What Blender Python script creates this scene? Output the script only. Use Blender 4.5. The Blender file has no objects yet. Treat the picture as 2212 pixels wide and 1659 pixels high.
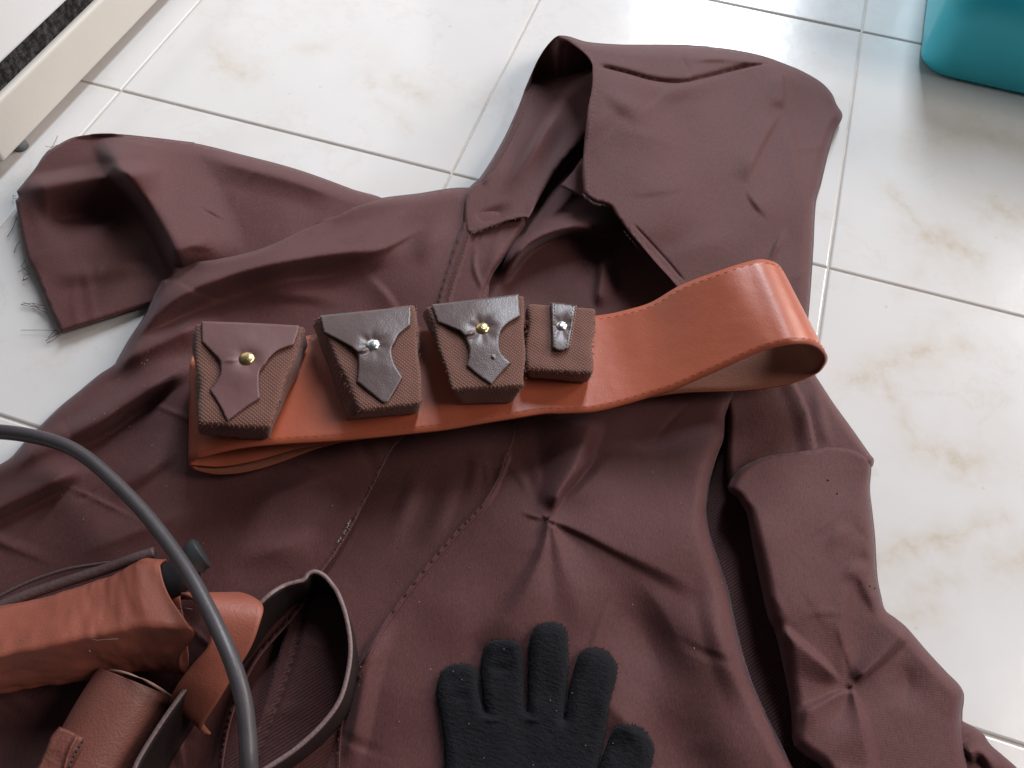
import bpy, bmesh, math, random
import numpy as np
from mathutils import Vector, Matrix, kdtree
from mathutils.geometry import delaunay_2d_cdt

random.seed(7)
rng = np.random.default_rng(7)
SC = bpy.context.scene
COL = SC.collection

# ------------------------------------------------------------------ camera
CAM = np.array([0.5268649315887766, -0.47672997787344373, 0.4973981191267093])
ROT = np.array([[0.9521219987652961, 0.30485921849838743, 0.02290319549167988],
                [0.27277149415086405, -0.813295418326429, -0.5139516266225294],
                [-0.13805582727970153, 0.4955919888636125, -0.8575133638190872]])
FPX, CX, CY = 1690.79, 1106.0, 829.5
cam_d = bpy.data.cameras.new("camera")
cam = bpy.data.objects.new("camera", cam_d)
COL.objects.link(cam)
cam_d.sensor_width = 36
cam_d.lens = FPX / 2212 * 36
cam_d.clip_start, cam_d.clip_end = 0.01, 60
M = Matrix.Identity(4)
for i in range(3):
    M[i][0], M[i][1], M[i][2], M[i][3] = ROT[0][i], -ROT[1][i], -ROT[2][i], CAM[i]
cam.matrix_world = M
SC.camera = cam

# ------------------------------------------------------------------ light
SC.view_settings.view_transform = 'Standard'
SC.view_settings.look = 'None'
SC.view_settings.exposure = 0.0
W = bpy.data.worlds.new("World"); SC.world = W
W.use_nodes = True
W.node_tree.nodes["Background"].inputs[0].default_value = (0.86, 0.91, 1.0, 1)
W.node_tree.nodes["Background"].inputs[1].default_value = 0.045

def area(name, loc, target, sx, sy, power, col):
    l = bpy.data.lights.new(name, 'AREA'); l.shape = 'RECTANGLE'
    l.size, l.size_y, l.energy, l.color = sx, sy, power, col
    o = bpy.data.objects.new(name, l); COL.objects.link(o)
    o.location = loc
    o.rotation_euler = (Vector(target) - Vector(loc)).to_track_quat('-Z', 'Y').to_euler()
    return o
# the bright doorway / window on the far side of the room
area("window_light", (0.47, 2.5, 2.35), (0.5, 0.0, 0.0), 0.5, 2.3, 112, (0.82, 0.91, 1.0))
area("corner_window_light", (2.5, 2.1, 1.5), (0.5, -0.05, 0.0), 0.8, 1.1, 50, (1.0, 0.92, 0.87))
area("side_window_light", (2.5, 0.2, 1.9), (0.5, -0.05, 0.0), 0.9, 1.0, 32, (1.0, 0.89, 0.82))

# ------------------------------------------------------------------ plan measuring helpers
def unproj(px, py, h):
    """points on the level h (metres above the floor), measured on the photograph's plan"""
    px, py, h = np.broadcast_arrays(np.asarray(px, float), np.asarray(py, float), np.asarray(h, float))
    dx, dy = (px - CX) / FPX, (py - CY) / FPX
    d = dx[..., None] * ROT[0] + dy[..., None] * ROT[1] + ROT[2]
    s = (h - CAM[2]) / d[..., 2]
    return CAM + s[..., None] * d
def at(x, y, h=0.0):
    return Vector(unproj(x, y, h).tolist())
ZO = {1: (0, 0), 2: (759.08, 0), 3: (1463.94, 0), 4: (0, 542.2), 5: (704.86, 542.2), 6: (1453.1, 542.2),
      7: (0, 1089.8), 8: (704.86, 1089.8), 9: (1453.1, 1089.8), 10: (379.5, 623.5), 11: (867.5, 596.4)}
def Z(n, *p):
    ox, oy = ZO[n]; k = 0.2451 if n >= 10 else 0.3431
    return [(ox + q[0] * k, oy + q[1] * k) + tuple(q[2:]) for q in p]

def fbm(x, y, seed, octs=4):
    out = np.zeros_like(x, float); a = 1.0; tot = 0
    for o in range(octs):
        r = np.random.default_rng(seed * 31 + o)
        g = r.random((64, 64)) * 2 - 1
        xi = np.floor(x).astype(int); yi = np.floor(y).astype(int)
        fx, fy = x - xi, y - yi
        fx = fx * fx * fx * (fx * (fx * 6 - 15) + 10); fy = fy * fy * fy * (fy * (fy * 6 - 15) + 10)
        G = lambda i, j: g[i % 64, j % 64]
        v = (G(xi, yi) * (1 - fx) + G(xi + 1, yi) * fx) * (1 - fy) + (G(xi, yi + 1) * (1 - fx) + G(xi + 1, yi + 1) * fx) * fy
        out += a * v; tot += a; a *= 0.5; x = x * 2.03 + 17.3; y = y * 2.03 + 5.1
    return out / tot

def catmull(P, closed, step):
    """P: (n,k) array, first two columns are x,y. Doubled points make corners."""
    P = np.asarray(P, float); n = len(P); out = []
    rngi = range(n) if closed else range(n - 1)
    for i in rngi:
        p1, p2 = P[i % n], P[(i + 1) % n]
        L = np.hypot(*(p2 - p1)[:2])
        if L < 1e-6: continue
        p0 = P[(i - 1) % n] if (closed or i > 0) else 2 * p1 - p2
        p3 = P[(i + 2) % n] if (closed or i + 2 < n) else 2 * p2 - p1
        d1 = np.hypot(*(p1 - p0)[:2]); d2 = np.hypot(*(p3 - p2)[:2])
        m1 = (p2 - p0) / (L + d1) * L if d1 > 1e-6 else (p2 - p1)
        m2 = (p3 - p1) / (L + d2) * L if d2 > 1e-6 else (p2 - p1)
        k = max(1, int(round(L / step)))
        for t in np.arange(k) / k:
            h00, h10, h01, h11 = 2*t**3-3*t*t+1, t**3-2*t*t+t, -2*t**3+3*t*t, t**3-t*t
            q = h00*p1 + h10*m1 + h01*p2 + h11*m2
            q[2:] = p1[2:] * (1 - t) + p2[2:] * t
            out.append(q)
    if not closed: out.append(P[-1].copy())
    return np.array(out)

def segdist(px, py, poly):
    """distance to an open polyline, arc fraction, side (+ right hand when travelling, picture y down)"""
    best = np.full(px.shape, 1e9); frac = np.zeros(px.shape); side = np.zeros(px.shape)
    seg = np.hypot(*(poly[1:, :2] - poly[:-1, :2]).T); cum = np.concatenate([[0], np.cumsum(seg)]); tot = cum[-1]
    for i in range(len(poly) - 1):
        x0, y0 = poly[i, :2]; dx, dy = poly[i + 1, :2] - poly[i, :2]
        L2 = dx * dx + dy * dy
        if L2 < 1e-9: continue
        t = np.clip(((px - x0) * dx + (py - y0) * dy) / L2, 0, 1)
        d = np.hypot(px - x0 - t * dx, py - y0 - t * dy)
        m = d < best
        best[m] = d[m]; frac[m] = (cum[i] + t[m] * math.sqrt(L2)) / tot
        side[m] = np.sign(dx * (py - y0) - dy * (px - x0))[m]
    return best, frac, side

def stroke_add(px, py, strokes):
    """folds: (points, height, width on the left, width on the right, profile, taper)"""
    H = np.zeros(px.shape)
    for s in strokes:
        pts, A, wl, wr = s[:4]; prof = s[4] if len(s) > 4 else 's'; tap = s[5] if len(s) > 5 else 0.42
        if 0 < tap: tap = min(.5, tap * 1.5)
        wm = None
        if len(pts[0]) > 2:
            q = np.array(pts, float); c = np.concatenate([[0], np.cumsum(np.hypot(*np.diff(q[:, :2], axis=0).T))]); wm = (c / c[-1], q[:, 2])
        poly = catmull(np.array(pts, float)[:, :2], False, 9)
        w = max(wl, wr) * (max(wm[1]) if wm else 1)
        m = (px > poly[:, 0].min() - w) & (px < poly[:, 0].max() + w) & (py > poly[:, 1].min() - w) & (py < poly[:, 1].max() + w)
        if not m.any(): continue
        d, f, sd = segdist(px[m], py[m], poly)
        wv = np.interp(f, *wm) if wm else 1.0
        t = np.clip(d / (np.where(sd > 0, wr, wl) * wv), 0, 1)
        if prof == 's':
            wide = np.where(sd > 0, wr, wl) >= 44
            v = np.where(wide, np.maximum(0, 1.0 - np.sqrt(t * t + .012) + .11 * (1 - t)) ** 1.6, 0.5 * (1 + np.cos(np.pi * t)))
        elif prof == 'k': v = (1 - t) ** 2
        else: v = (1 - t * t) ** 2
        if tap > 0:
            e = np.clip(np.minimum(f, 1 - f) / tap, 0, 1); v = v * e * e * (3 - 2 * e)
        elif tap < 0:                       # only the far end runs out
            e = np.clip((1 - f) / -tap, 0, 1); v = v * e * e * (3 - 2 * e)
        H[m] += A * v
    return H

def shepard(ctrl):
    if not isinstance(ctrl, (list, tuple)): 
        return (lambda x, y: np.full(np.shape(x), float(ctrl))) if not callable(ctrl) else ctrl
    C = np.array(ctrl, float)
    def f(x, y):
        num = np.zeros(np.shape(x)); den = np.zeros(np.shape(x))
        for cx, cy, h in C:
            w = 1 / ((x - cx) ** 2 + (y - cy) ** 2 + 70 ** 2) ** 1.5
            num += w * h; den += w
        return num / den
    return f

def inside(px, py, poly):
    c = np.zeros(px.shape, bool); n = len(poly); j = n - 1
    for i in range(n):
        xi, yi = poly[i, :2]; xj, yj = poly[j, :2]
        if yi != yj:
            m = ((yi > py) != (yj > py)) & (px < (xj - xi) * (py - yi) / (yj - yi) + xi); c ^= m
        j = i
    return c

def tag(o, label=None, cat=None, group=None, kind=None):
    if label: o['label'] = label
    if cat: o['category'] = cat
    if group: o['group'] = group
    if kind: o['kind'] = kind
    return o
def thing(name, label, cat, loc=(0, 0, 0), group=None):
    o = bpy.data.objects.new(name, None); COL.objects.link(o); o.location = loc
    o.empty_display_size = 0.05
    return tag(o, label, cat, group)
def link(name, me, mat, parent=None, smooth=True):
    o = bpy.data.objects.new(name, me); COL.objects.link(o)
    if mat is not None:
        for m in (mat if isinstance(mat, (list, tuple)) else [mat]): me.materials.append(m)
    if smooth: me.polygons.foreach_set('use_smooth', [True] * len(me.polygons))
    if parent is not None:
        o.parent = parent
        b = parent; off = Vector((0, 0, 0))
        while b is not None: off += b.location; b = b.parent
        o.matrix_parent_inverse = Matrix.Translation(-off)
    return o
def mesh_from(name, V, F):
    me = bpy.data.meshes.new(name); me.from_pydata([tuple(v) for v in V], [], F); me.update(); return me
def solid(o, th, off=-1, mo=0):
    m = o.modifiers.new('thickness', 'SOLIDIFY'); m.thickness = th; m.offset = off; m.material_offset = mo
    return o

def sheet(name, outline, mat, parent=None, base=0.01, eh=0.004, r=20, strokes=(), noise=0.0012, nscale=110, seed=1,
          step=5.0, thick=0.0009, rough_edge=0.0, floor=0.0015, extra=None, mats2=None, crease=0):
    """A piece of cloth or leather lying over what is beneath it: an outline, a base height, rolled edges and folds."""
    O = [tuple(p) + (eh, r)[len(p) - 2:] if len(p) < 4 else tuple(p) for p in outline]
    B = catmull(np.array(O, float), True, step)
    if rough_edge:
        B[:, :2] += rng.normal(0, rough_edge, (len(B), 2))
    n = len(B)
    kd = kdtree.KDTree(n)
    for i in range(n): kd.insert((B[i, 0], B[i, 1], 0), i)
    kd.balance()
    bf = shepard(base)
    strokes = list(strokes)
    if crease:
        rc = np.random.default_rng(seed + 900); c0, c1 = B[:, :2].min(0), B[:, :2].max(0)
        for _ in range(crease):
            cx_, cy_ = c0 + (c1 - c0) * rc.random(2); an = rc.random() * 6.28; L_ = rc.uniform(40, 130); bd = rc.uniform(-18, 18)
            q = [(cx_ - L_ * math.cos(an), cy_ - L_ * math.sin(an)), (cx_ + bd * math.sin(an), cy_ - bd * math.cos(an)), (cx_ + L_ * math.cos(an), cy_ + L_ * math.sin(an))]
            strokes.append((q, rc.uniform(.0005, .0016) * rc.choice([1, 1, -1]), rc.uniform(8, 30), rc.uniform(8, 40), rc.choice(['k', 's']), .45))
    def edge(px, py):
        px = np.ravel(px); py = np.ravel(py)
        idx = np.array([kd.find((a, b, 0))[1] for a, b in zip(px.tolist(), py.tolist())], int)
        best = np.full(len(px), 1e9); e = np.zeros(len(px)); rr = np.ones(len(px))
        for off in (-1, 0):
            i0 = (idx + off) % n; i1 = (i0 + 1) % n
            a, b = B[i0], B[i1]; d = b[:, :2] - a[:, :2]; L2 = (d ** 2).sum(1) + 1e-9
            t = np.clip(((px - a[:, 0]) * d[:, 0] + (py - a[:, 1]) * d[:, 1]) / L2, 0, 1)
            ds = np.hypot(px - a[:, 0] - t * d[:, 0], py - a[:, 1] - t * d[:, 1])
            m = ds < best
            best[m] = ds[m]; e[m] = (a[:, 2] * (1 - t) + b[:, 2] * t)[m]; rr[m] = (a[:, 3] * (1 - t) + b[:, 3] * t)[m]
        return best, e, rr
    def H(px, py, de=None):
        px = np.asarray(px, float); py = np.asarray(py, float); shp = px.shape
        px, py = px.ravel(), py.ravel()
        d, e, rr = edge(px, py) if de is None else de
        u = np.clip(d / rr, 0, 1)
        pr = np.sqrt(np.maximum(0, 1 - (1 - u) ** 2))
        b = bf(px, py) + (extra(px, py) if extra else 0)
        f = stroke_add(px, py, strokes)
        if noise: f = f + 0.8 * noise * fbm(px / (nscale * 1.3) + seed * 3.7, py / (nscale * 1.3), seed, 2) + 0.10 * noise * fbm(px / (nscale * .3) + 9, py / (nscale * .3), seed + 50, 2)
        fade = np.clip(d / np.minimum(rr, 40), 0, 1)
        h = e + (b - e) * pr + f * (0.25 + 0.75 * fade)
        return np.maximum(h, floor).reshape(shp)
    x0, y0 = B[:, :2].min(0); x1, y1 = B[:, :2].max(0)
    gy, gx = np.mgrid[y0:y1:step * 0.866, x0:x1:step]
    gx = gx + (np.arange(gx.shape[0]) % 2)[:, None] * step * 0.5
    gx, gy = gx.ravel(), gy.ravel()
    m = inside(gx, gy, B); gx, gy = gx[m], gy[m]
    d, e, rr = edge(gx, gy); m = d > step * 0.55
    gx, gy = gx[m], gy[m]
    # extra points where a crease is sharper than the grid
    ex = []
    for st in strokes:
        wmin = min(st[2], st[3])
        if wmin <= 9:
            pl = catmull(np.array(st[0], float)[:, :2], False, 3.5)
            tg = np.gradient(pl, axis=0); tg /= np.hypot(*tg.T)[:, None] + 1e-9; nrm_ = np.stack([-tg[:, 1], tg[:, 0]], 1)
            for o_ in (0.0, -st[2] * .5, -st[2], st[3] * .5, st[3]):
                if abs(o_) <= 10: ex.append(pl + nrm_ * o_)
    if ex:
        ex = np.concatenate(ex); ok = inside(ex[:, 0], ex[:, 1], B); ex = ex[ok]
        dd = edge(ex[:, 0], ex[:, 1])[0]; ex = ex[dd > 2.0]
        if len(ex):
            k2 = kdtree.KDTree(len(ex))
            for i, q in enumerate(ex): k2.insert((q[0], q[1], 0), i)
            k2.balance()
            keep = np.array([k2.find((a, b, 0))[2] > 2.2 for a, b in zip(gx.tolist(), gy.tolist())], bool)
            gx = np.concatenate([gx[keep], ex[:, 0]]); gy = np.concatenate([gy[keep], ex[:, 1]])
    X = np.concatenate([B[:, 0], gx]); Y = np.concatenate([B[:, 1], gy])
    res = delaunay_2d_cdt([Vector(p) for p in zip(X.tolist(), Y.tolist())], [], [list(range(n))], 1, 1e-5)
    vx = np.array([(v.x, v.y) for v in res[0]])
    F = [f[::-1] for f in res[2]]
    h = H(vx[:, 0], vx[:, 1])
    P = unproj(vx[:, 0], vx[:, 1], h)
    me = mesh_from(name, P, F)
    o = link(name, me, mat, parent)
    # faces towards the viewer's side are up
    if me.polygons and sum(p.normal.z for p in me.polygons[:400]) < 0: me.flip_normals()
    if thick: solid(o, thick)
    return o, H, B

def tube_px(name, st, mat, parent=None, seg=40, rows=60, flat=1.0, thick=0, mouth=0.0, caps=False, wob=0.0, seed=1, tent=0.0, ridge=0.0):
    """st: rows of (xa,ya, xb,yb, height, depth factor): the two silhouette lines of a roundish tube."""
    S = catmull(np.array([list(s[:2]) + list(s[2:]) for s in st], float), False, 1e9)
    A = np.array(st, float); k = len(A)
    T = np.linspace(0, k - 1, rows)
    D = np.empty((rows, A.shape[1]))
    for j, t in enumerate(T):
        i = min(int(t), k - 2); f = t - i
        p0, p1, p2, p3 = A[max(i - 1, 0)], A[i], A[i + 1], A[min(i + 2, k - 1)]
        D[j] = 0.5 * ((2 * p1) + (-p0 + p2) * f + (2 * p0 - 5 * p1 + 4 * p2 - p3) * f * f + (-p0 + 3 * p1 - 3 * p2 + p3) * f ** 3)
    Pa = unproj(D[:, 0], D[:, 1], D[:, 4]); Pb = unproj(D[:, 2], D[:, 3], D[:, 4])
    C = (Pa + Pb) / 2; ax = np.gradient(C, axis=0); ax /= np.linalg.norm(ax, axis=1)[:, None]
    a = (Pa - Pb) / 2; nn = np.cross(ax, a); nn /= np.linalg.norm(nn, axis=1)[:, None]
    nn *= np.sign((nn * (CAM - C)).sum(1))[:, None]
    th = np.arange(seg) / seg * 2 * np.pi
    ra = np.linalg.norm(a, axis=1)
    cu, cv = np.cos(th), np.sin(th)
    if tent:                                     # a fold line along the tube instead of a round back
        key = np.array([[1, 0], [.75, .55], [ridge, 1.0], [-.74, -.1], [-.8, -.5], [-.6, -.8], [0, -.9], [.6, -.7], [1, 0]])
        kt = np.array([0, .12, .25, .40, .5, .62, .75, .88, 1]) * 2 * np.pi
        cu = cu * (1 - tent) + np.interp(th, kt, key[:, 0]) * tent; cv = cv * (1 - tent) + np.interp(th, kt, key[:, 1]) * tent
    V = C[:, None] + cu[None, :, None] * a[:, None] + (cv[None, :, None] * (ra * D[:, 5])[:, None, None]) * nn[:, None]
    if mouth:
        wgt = np.clip((np.arange(rows) / (rows - 1) - 0.6) / 0.4, 0, 1) ** 2
        sh = np.exp(-((th - 1.7) / .5) ** 2); V += (wgt[:, None] * sh[None, :] * mouth)[..., None] * ax[:, None]
    if wob:
        nz = fbm(np.linspace(0, 6, rows)[:, None] + 0 * th[None], np.cos(th)[None] * 1.3 + 4 + np.sin(th)[None] * .7, seed)
        V += (nz * wob)[..., None] * (np.cos(th)[None, :, None] * (a / ra[:, None])[:, None] + np.sin(th)[None, :, None] * nn[:, None])
    V = V.reshape(-1, 3); V[:, 2] = np.maximum(V[:, 2], 0.003)
    F = [(i * seg + j, i * seg + (j + 1) % seg, (i + 1) * seg + (j + 1) % seg, (i + 1) * seg + j) for i in range(rows - 1) for j in range(seg)]
    if caps: F += [tuple(range(seg - 1, -1, -1)), tuple((rows - 1) * seg + j for j in range(seg))]
    me = mesh_from(name, V, F)
    bm = bmesh.new(); bm.from_mesh(me); bmesh.ops.recalc_face_normals(bm, faces=bm.faces); bm.to_mesh(me); bm.free()
    o = link(name, me, mat, parent)
    if thick: solid(o, thick)
    return o

def ribbon(name, L, R, mat, parent=None, n=160, m=14, thick=0.002, closed=False, mo=0, bow=0.0):
    """L, R: world polylines (k,3) of the band's two long edges."""
    def res(Pt):
        Pt = np.asarray(Pt, float); k = len(Pt); out = []
        for t in np.linspace(0, k - (0 if closed else 1), n, endpoint=not closed):
            i = int(t) if closed else min(int(t), k - 2); f = t - i
            g = (lambda q: Pt[q % k]) if closed else (lambda q: Pt[min(max(q, 0), k - 1)])
            p0, p1, p2, p3 = g(i - 1), g(i), g(i + 1), g(i + 2)
            out.append(0.5 * ((2 * p1) + (-p0 + p2) * f + (2 * p0 - 5 * p1 + 4 * p2 - p3) * f * f + (-p0 + 3 * p1 - 3 * p2 + p3) * f ** 3))
        return np.array(out)
    A, B = res(L), res(R)
    t = np.linspace(0, 1, m)
    V = A[:, None] * (1 - t)[None, :, None] + B[:, None] * t[None, :, None]
    if bow: V[..., 2] += bow * (4 * t * (1 - t))[None]
    V = V.reshape(-1, 3)
    rr = n if closed else n - 1
    F = [(i * m + j, i * m + j + 1, ((i + 1) % n) * m + j + 1, ((i + 1) % n) * m + j) for i in range(rr) for j in range(m - 1)]
    me = mesh_from(name, V, F)
    o = link(name, me, mat, parent)
    if thick: solid(o, thick, -1, mo)
    return o, A, B

def cord(bm, pts, rad, seg=5):
    """thin thread through world points"""
    pts = [Vector(p) for p in pts]; rings = []
    for i, p in enumerate(pts):
        d = (pts[min(i + 1, len(pts) - 1)] - pts[max(i - 1, 0)]).normalized()
        u = d.cross(Vector((0.3, 0.2, 1))).normalized(); v = d.cross(u)
        rings.append([bm.verts.new(p + rad * (math.cos(a) * u + math.sin(a) * v)) for a in [2 * math.pi * k / seg for k in range(seg)]])
    for a, b in zip(rings[:-1], rings[1:]):
        for k in range(seg): bm.faces.new((a[k], a[(k + 1) % seg], b[(k + 1) % seg], b[k]))
    bm.faces.new(rings[0][::-1]); bm.faces.new(rings[-1])
def bm_obj(name, bm, mat, parent=None, smooth=True):
    bmesh.ops.recalc_face_normals(bm, faces=bm.faces)
    me = bpy.data.meshes.new(name); bm.to_mesh(me); bm.free()
    return link(name, me, mat, parent, smooth)
def stitches(name, line, H, mat, parent, dash=7, gap=4.5, rad=0.00035, lift=0.00015):
    """a row of sewn stitches following a line over a sheet"""
    P = catmull(np.array(line, float), False, 1.0); bm = bmesh.new()
    i = 0
    while i + dash < len(P):
        seg = P[[i, int(i + dash / 2), int(i + dash)]]
        h = H(seg[:, 0], seg[:, 1]) + lift; h[[0, -1]] -= 0.0004
        cord(bm, unproj(seg[:, 0], seg[:, 1], h), rad, 4)
        i += int(dash + gap)
    return tag(bm_obj(name, bm, mat, parent), kind='stuff')

# ------------------------------------------------------------------ materials
def mat_new(name):
    m = bpy.data.materials.new(name); m.use_nodes = True
    nt = m.node_tree; b = nt.nodes['Principled BSDF']
    return m, nt, b
def nd(nt, t, **kw):
    n = nt.nodes.new(t)
    for k, v in kw.items():
        if k in n.inputs: n.inputs[k].default_value = v
        else: setattr(n, k, v)
    return n
def mixc(nt, fac, a, b, blend='MIX'):
    n = nt.nodes.new('ShaderNodeMix'); n.data_type = 'RGBA'; n.blend_type = blend
    for s, v in ((n.inputs[0], fac), (n.inputs[6], a), (n.inputs[7], b)):
        if hasattr(v, 'is_output') or isinstance(v, bpy.types.NodeSocket): nt.links.new(v, s)
        else: s.default_value = v if not isinstance(v, tuple) or len(v) == 4 else v + (1,)
    return n.outputs[2]
def math_(nt, op, a, b=0.0, c=None, clamp=False):
    n = nt.nodes.new('ShaderNodeMath'); n.operation = op; n.use_clamp = clamp
    for s, v in zip(n.inputs, (a, b, c)):
        if v is None: continue
        if isinstance(v, bpy.types.NodeSocket): nt.links.new(v, s)
        else: s.default_value = v
    return n.outputs[0]
def pos(nt): return nt.nodes.new('ShaderNodeNewGeometry').outputs['Position']
def noise(nt, p, scale, detail=4, rough=0.55, out='Fac'):
    n = nd(nt, 'ShaderNodeTexNoise', Scale=scale, Detail=detail, Roughness=rough); nt.links.new(p, n.inputs['Vector']); return n.outputs[out]
def bump(nt, h, strength, dist, prev=None):
    n = nd(nt, 'ShaderNodeBump', Strength=strength, Distance=dist); nt.links.new(h, n.inputs['Height'])
    if prev is not None: nt.links.new(prev, n.inputs['Normal'])
    return n.outputs[0]

def fabric(name, col, angle, twill=0.5, period=0.0014, tcol=0.25):
    m, nt, b = mat_new(name); p = pos(nt)
    mp = nd(nt, 'ShaderNodeMapping'); mp.inputs['Rotation'].default_value = (0, 0, math.radians(angle)); nt.links.new(p, mp.inputs['Vector'])
    w = nd(nt, 'ShaderNodeTexWave', Scale=0.314 / period, Distortion=0.6, Detail=1.0); w.inputs['Detail Scale'].default_value = 1.2
    w.wave_type = 'BANDS'; w.bands_direction = 'X'; nt.links.new(mp.outputs[0], w.inputs['Vector'])
    ms = nd(nt, 'ShaderNodeMapping'); ms.inputs['Rotation'].default_value = (0, 0, math.radians(angle - 38)); ms.inputs['Scale'].default_value = (1.0, 0.28, 1.0); nt.links.new(p, ms.inputs['Vector'])
    fine = math_(nt, 'MULTIPLY_ADD', noise(nt, ms.outputs[0], 1050, 3, 0.7), 3.0, -1.0, clamp=True); big = noise(nt, p, 9, 4, 0.6); mid = noise(nt, p, 90, 4, 0.65)
    c = mixc(nt, big, tuple(x * 0.86 for x in col), tuple(x * 1.12 for x in col))
    c = mixc(nt, math_(nt, 'MULTIPLY', mid, 0.25), c, tuple(x * 1.25 for x in col))
    dots = math_(nt, 'GREATER_THAN', noise(nt, p, 620, 2, 0.8), 0.66)
    c = mixc(nt, math_(nt, 'MULTIPLY', dots, 0.34), c, tuple(min(1, x * 1.9 + 0.01) for x in col))
    c = mixc(nt, math_(nt, 'MULTIPLY', math_(nt, 'SUBTRACT', 1.0, w.outputs['Fac']), tcol), c, tuple(x * 0.35 for x in col))
    c = mixc(nt, math_(nt, 'MULTIPLY', fine, 0.55), c, tuple(x * 0.55 for x in col))
    nt.links.new(c, b.inputs['Base Color'])
    b.inputs['Roughness'].default_value = 0.62
    b.inputs['Specular IOR Level'].default_value = 0.20
    b.inputs['Sheen Weight'].default_value = 0.15; b.inputs['Sheen Roughness'].default_value = 0.45
    b.inputs['Sheen Tint'].default_value = (0.85, 0.75, 0.8, 1)
    n1 = bump(nt, w.outputs['Fac'], twill, 0.0004)
    n2 = bump(nt, fine, 0.3, 0.0005, n1)
    nt.links.new(bump(nt, noise(nt, p, 45, 3, .5), 0.12, 0.003, n2), b.inputs['Normal'])
    return m
ROBE = (0.119, 0.0455, 0.0445)
M_robe = fabric('robe_cloth', ROBE, 20, 0.16, 0.0014, 0.08)
M_twill = fabric('robe_twill', ROBE, 40, 0.5, 0.0018, 0.36)
M_slv = fabric('sleeve_cloth', ROBE, 78, 0.12, 0.0014, 0.07)

def leather(name, col, rough=0.38, grain=420, gstr=0.35, coat=0.0, scuff=0.2):
    m, nt, b = mat_new(name); p = pos(nt)
    v = nd(nt, 'ShaderNodeTexVoronoi', Scale=grain); nt.links.new(p, v.inputs['Vector'])
    n1 = noise(nt, p, grain * 0.5, 4, 0.6); big = noise(nt, p, 14, 4, 0.6)
    c = mixc(nt, big, tuple(x * 0.82 for x in col), tuple(min(1, x * 1.15) for x in col))
    sp = math_(nt, 'GREATER_THAN', noise(nt, p, 170, 5, 0.75), 0.70)
    c = mixc(nt, math_(nt, 'MULTIPLY', sp, scuff), c, tuple(min(1, x * 1.7 + 0.03) for x in col))
    nt.links.new(c, b.inputs['Base Color'])
    r = math_(nt, 'MULTIPLY_ADD', noise(nt, p, 40, 3), 0.25, rough - 0.12); nt.links.new(r, b.inputs['Roughness'])
    h = math_(nt, 'ADD', v.outputs['Distance'], n1)
    n2 = bump(nt, h, gstr, 0.0007)
    nt.links.new(bump(nt, noise(nt, p, 35, 3), 0.18, 0.004, n2), b.inputs['Normal'])
    b.inputs['Coat Weight'].default_value = coat; b.inputs['Coat Roughness'].default_value = 0.38
    return m
M_belt = leather('belt_leather', (0.47, 0.112, 0.055), 0.42, 900, 0.08, 0.3, 0.03)
M_lining = leather('belt_lining', (0.25, 0.088, 0.052), 0.8, 900, 0.3, 0, 0.05)
M_flap = leather('flap_leather', (0.120, 0.080, 0.078), 0.36, 900, 0.16, 0.35, 0.03)
M_flap_red = leather('flap_leather_reddish', (0.165, 0.078, 0.078), 0.5, 1100, 0.06, 0, 0.02)
M_sheath = leather('sheath_leather', (0.31, 0.090, 0.058), 0.5, 800, 0.12, 0, 0.08)
M_case = leather('case_leather', (0.185, 0.062, 0.046), 0.5, 800, 0.2, 0, 0.1)
M_strap_shaded = leather('shaded_strap_leather', (0.022, 0.014, 0.014), 0.5, 500, 0.25, 0, 0.12)  # strap faces coloured near black to stand in for the shade around the loop

def simple(name, col, rough=0.5, metal=0.0, var=0.12, nscale=40, bstr=0.1, bscale=300):
    m, nt, b = mat_new(name); p = pos(nt)
    c = mixc(nt, noise(nt, p, nscale, 4, 0.6), tuple(x * (1 - var) for x in col), tuple(min(1, x * (1 + var)) for x in col))
    nt.links.new(c, b.inputs['Base Color'])
    b.inputs['Roughness'].default_value = rough; b.inputs['Metallic'].default_value = metal
    nt.links.new(bump(nt, noise(nt, p, bscale, 3), bstr, 0.001), b.inputs['Normal'])
    return m
M_thread = simple('dark_thread', (0.07, 0.035, 0.036), 0.9)
M_bthread = simple('belt_thread', (0.42, 0.095, 0.050), 0.8)
M_fray = simple('frayed_thread', (0.20, 0.12, 0.11), 0.9)
M_lint = simple('pale_lint', (0.62, 0.55, 0.52), 0.9)
M_gold = simple('brass', (0.62, 0.45, 0.22), 0.28, 1.0, 0.15, 300, 0.3, 500)
M_silver = simple('nickel', (0.78, 0.78, 0.76), 0.25, 1.0, 0.1, 300, 0.3, 500)
M_hose = simple('grey_rubber', (0.070, 0.060, 0.064), 0.40, 0, 0.2, 60, 0.15, 200)
M_black = simple('black_plastic', (0.012, 0.012, 0.014), 0.4, 0, 0.2, 60, 0.1)
M_teal = simple('teal_plastic', (0.035, 0.57, 0.70), 0.48, 0, 0.06, 20, 0.08, 120)
M_white = simple('white_enamel', (0.86, 0.86, 0.87), 0.35, 0, 0.04, 12)
M_cream = simple('cream_enamel', (0.68, 0.64, 0.58), 0.4, 0, 0.05, 15)
M_foot = simple('grey_foot', (0.16, 0.17, 0.18), 0.5)
M_grout = simple('grout', (0.58, 0.53, 0.48), 0.9, 0, 0.3, 30, 0.5, 400)
M_edge = simple('raw_leather_edge', (0.36, 0.20, 0.16), 0.85, 0, 0.2, 200)

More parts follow.
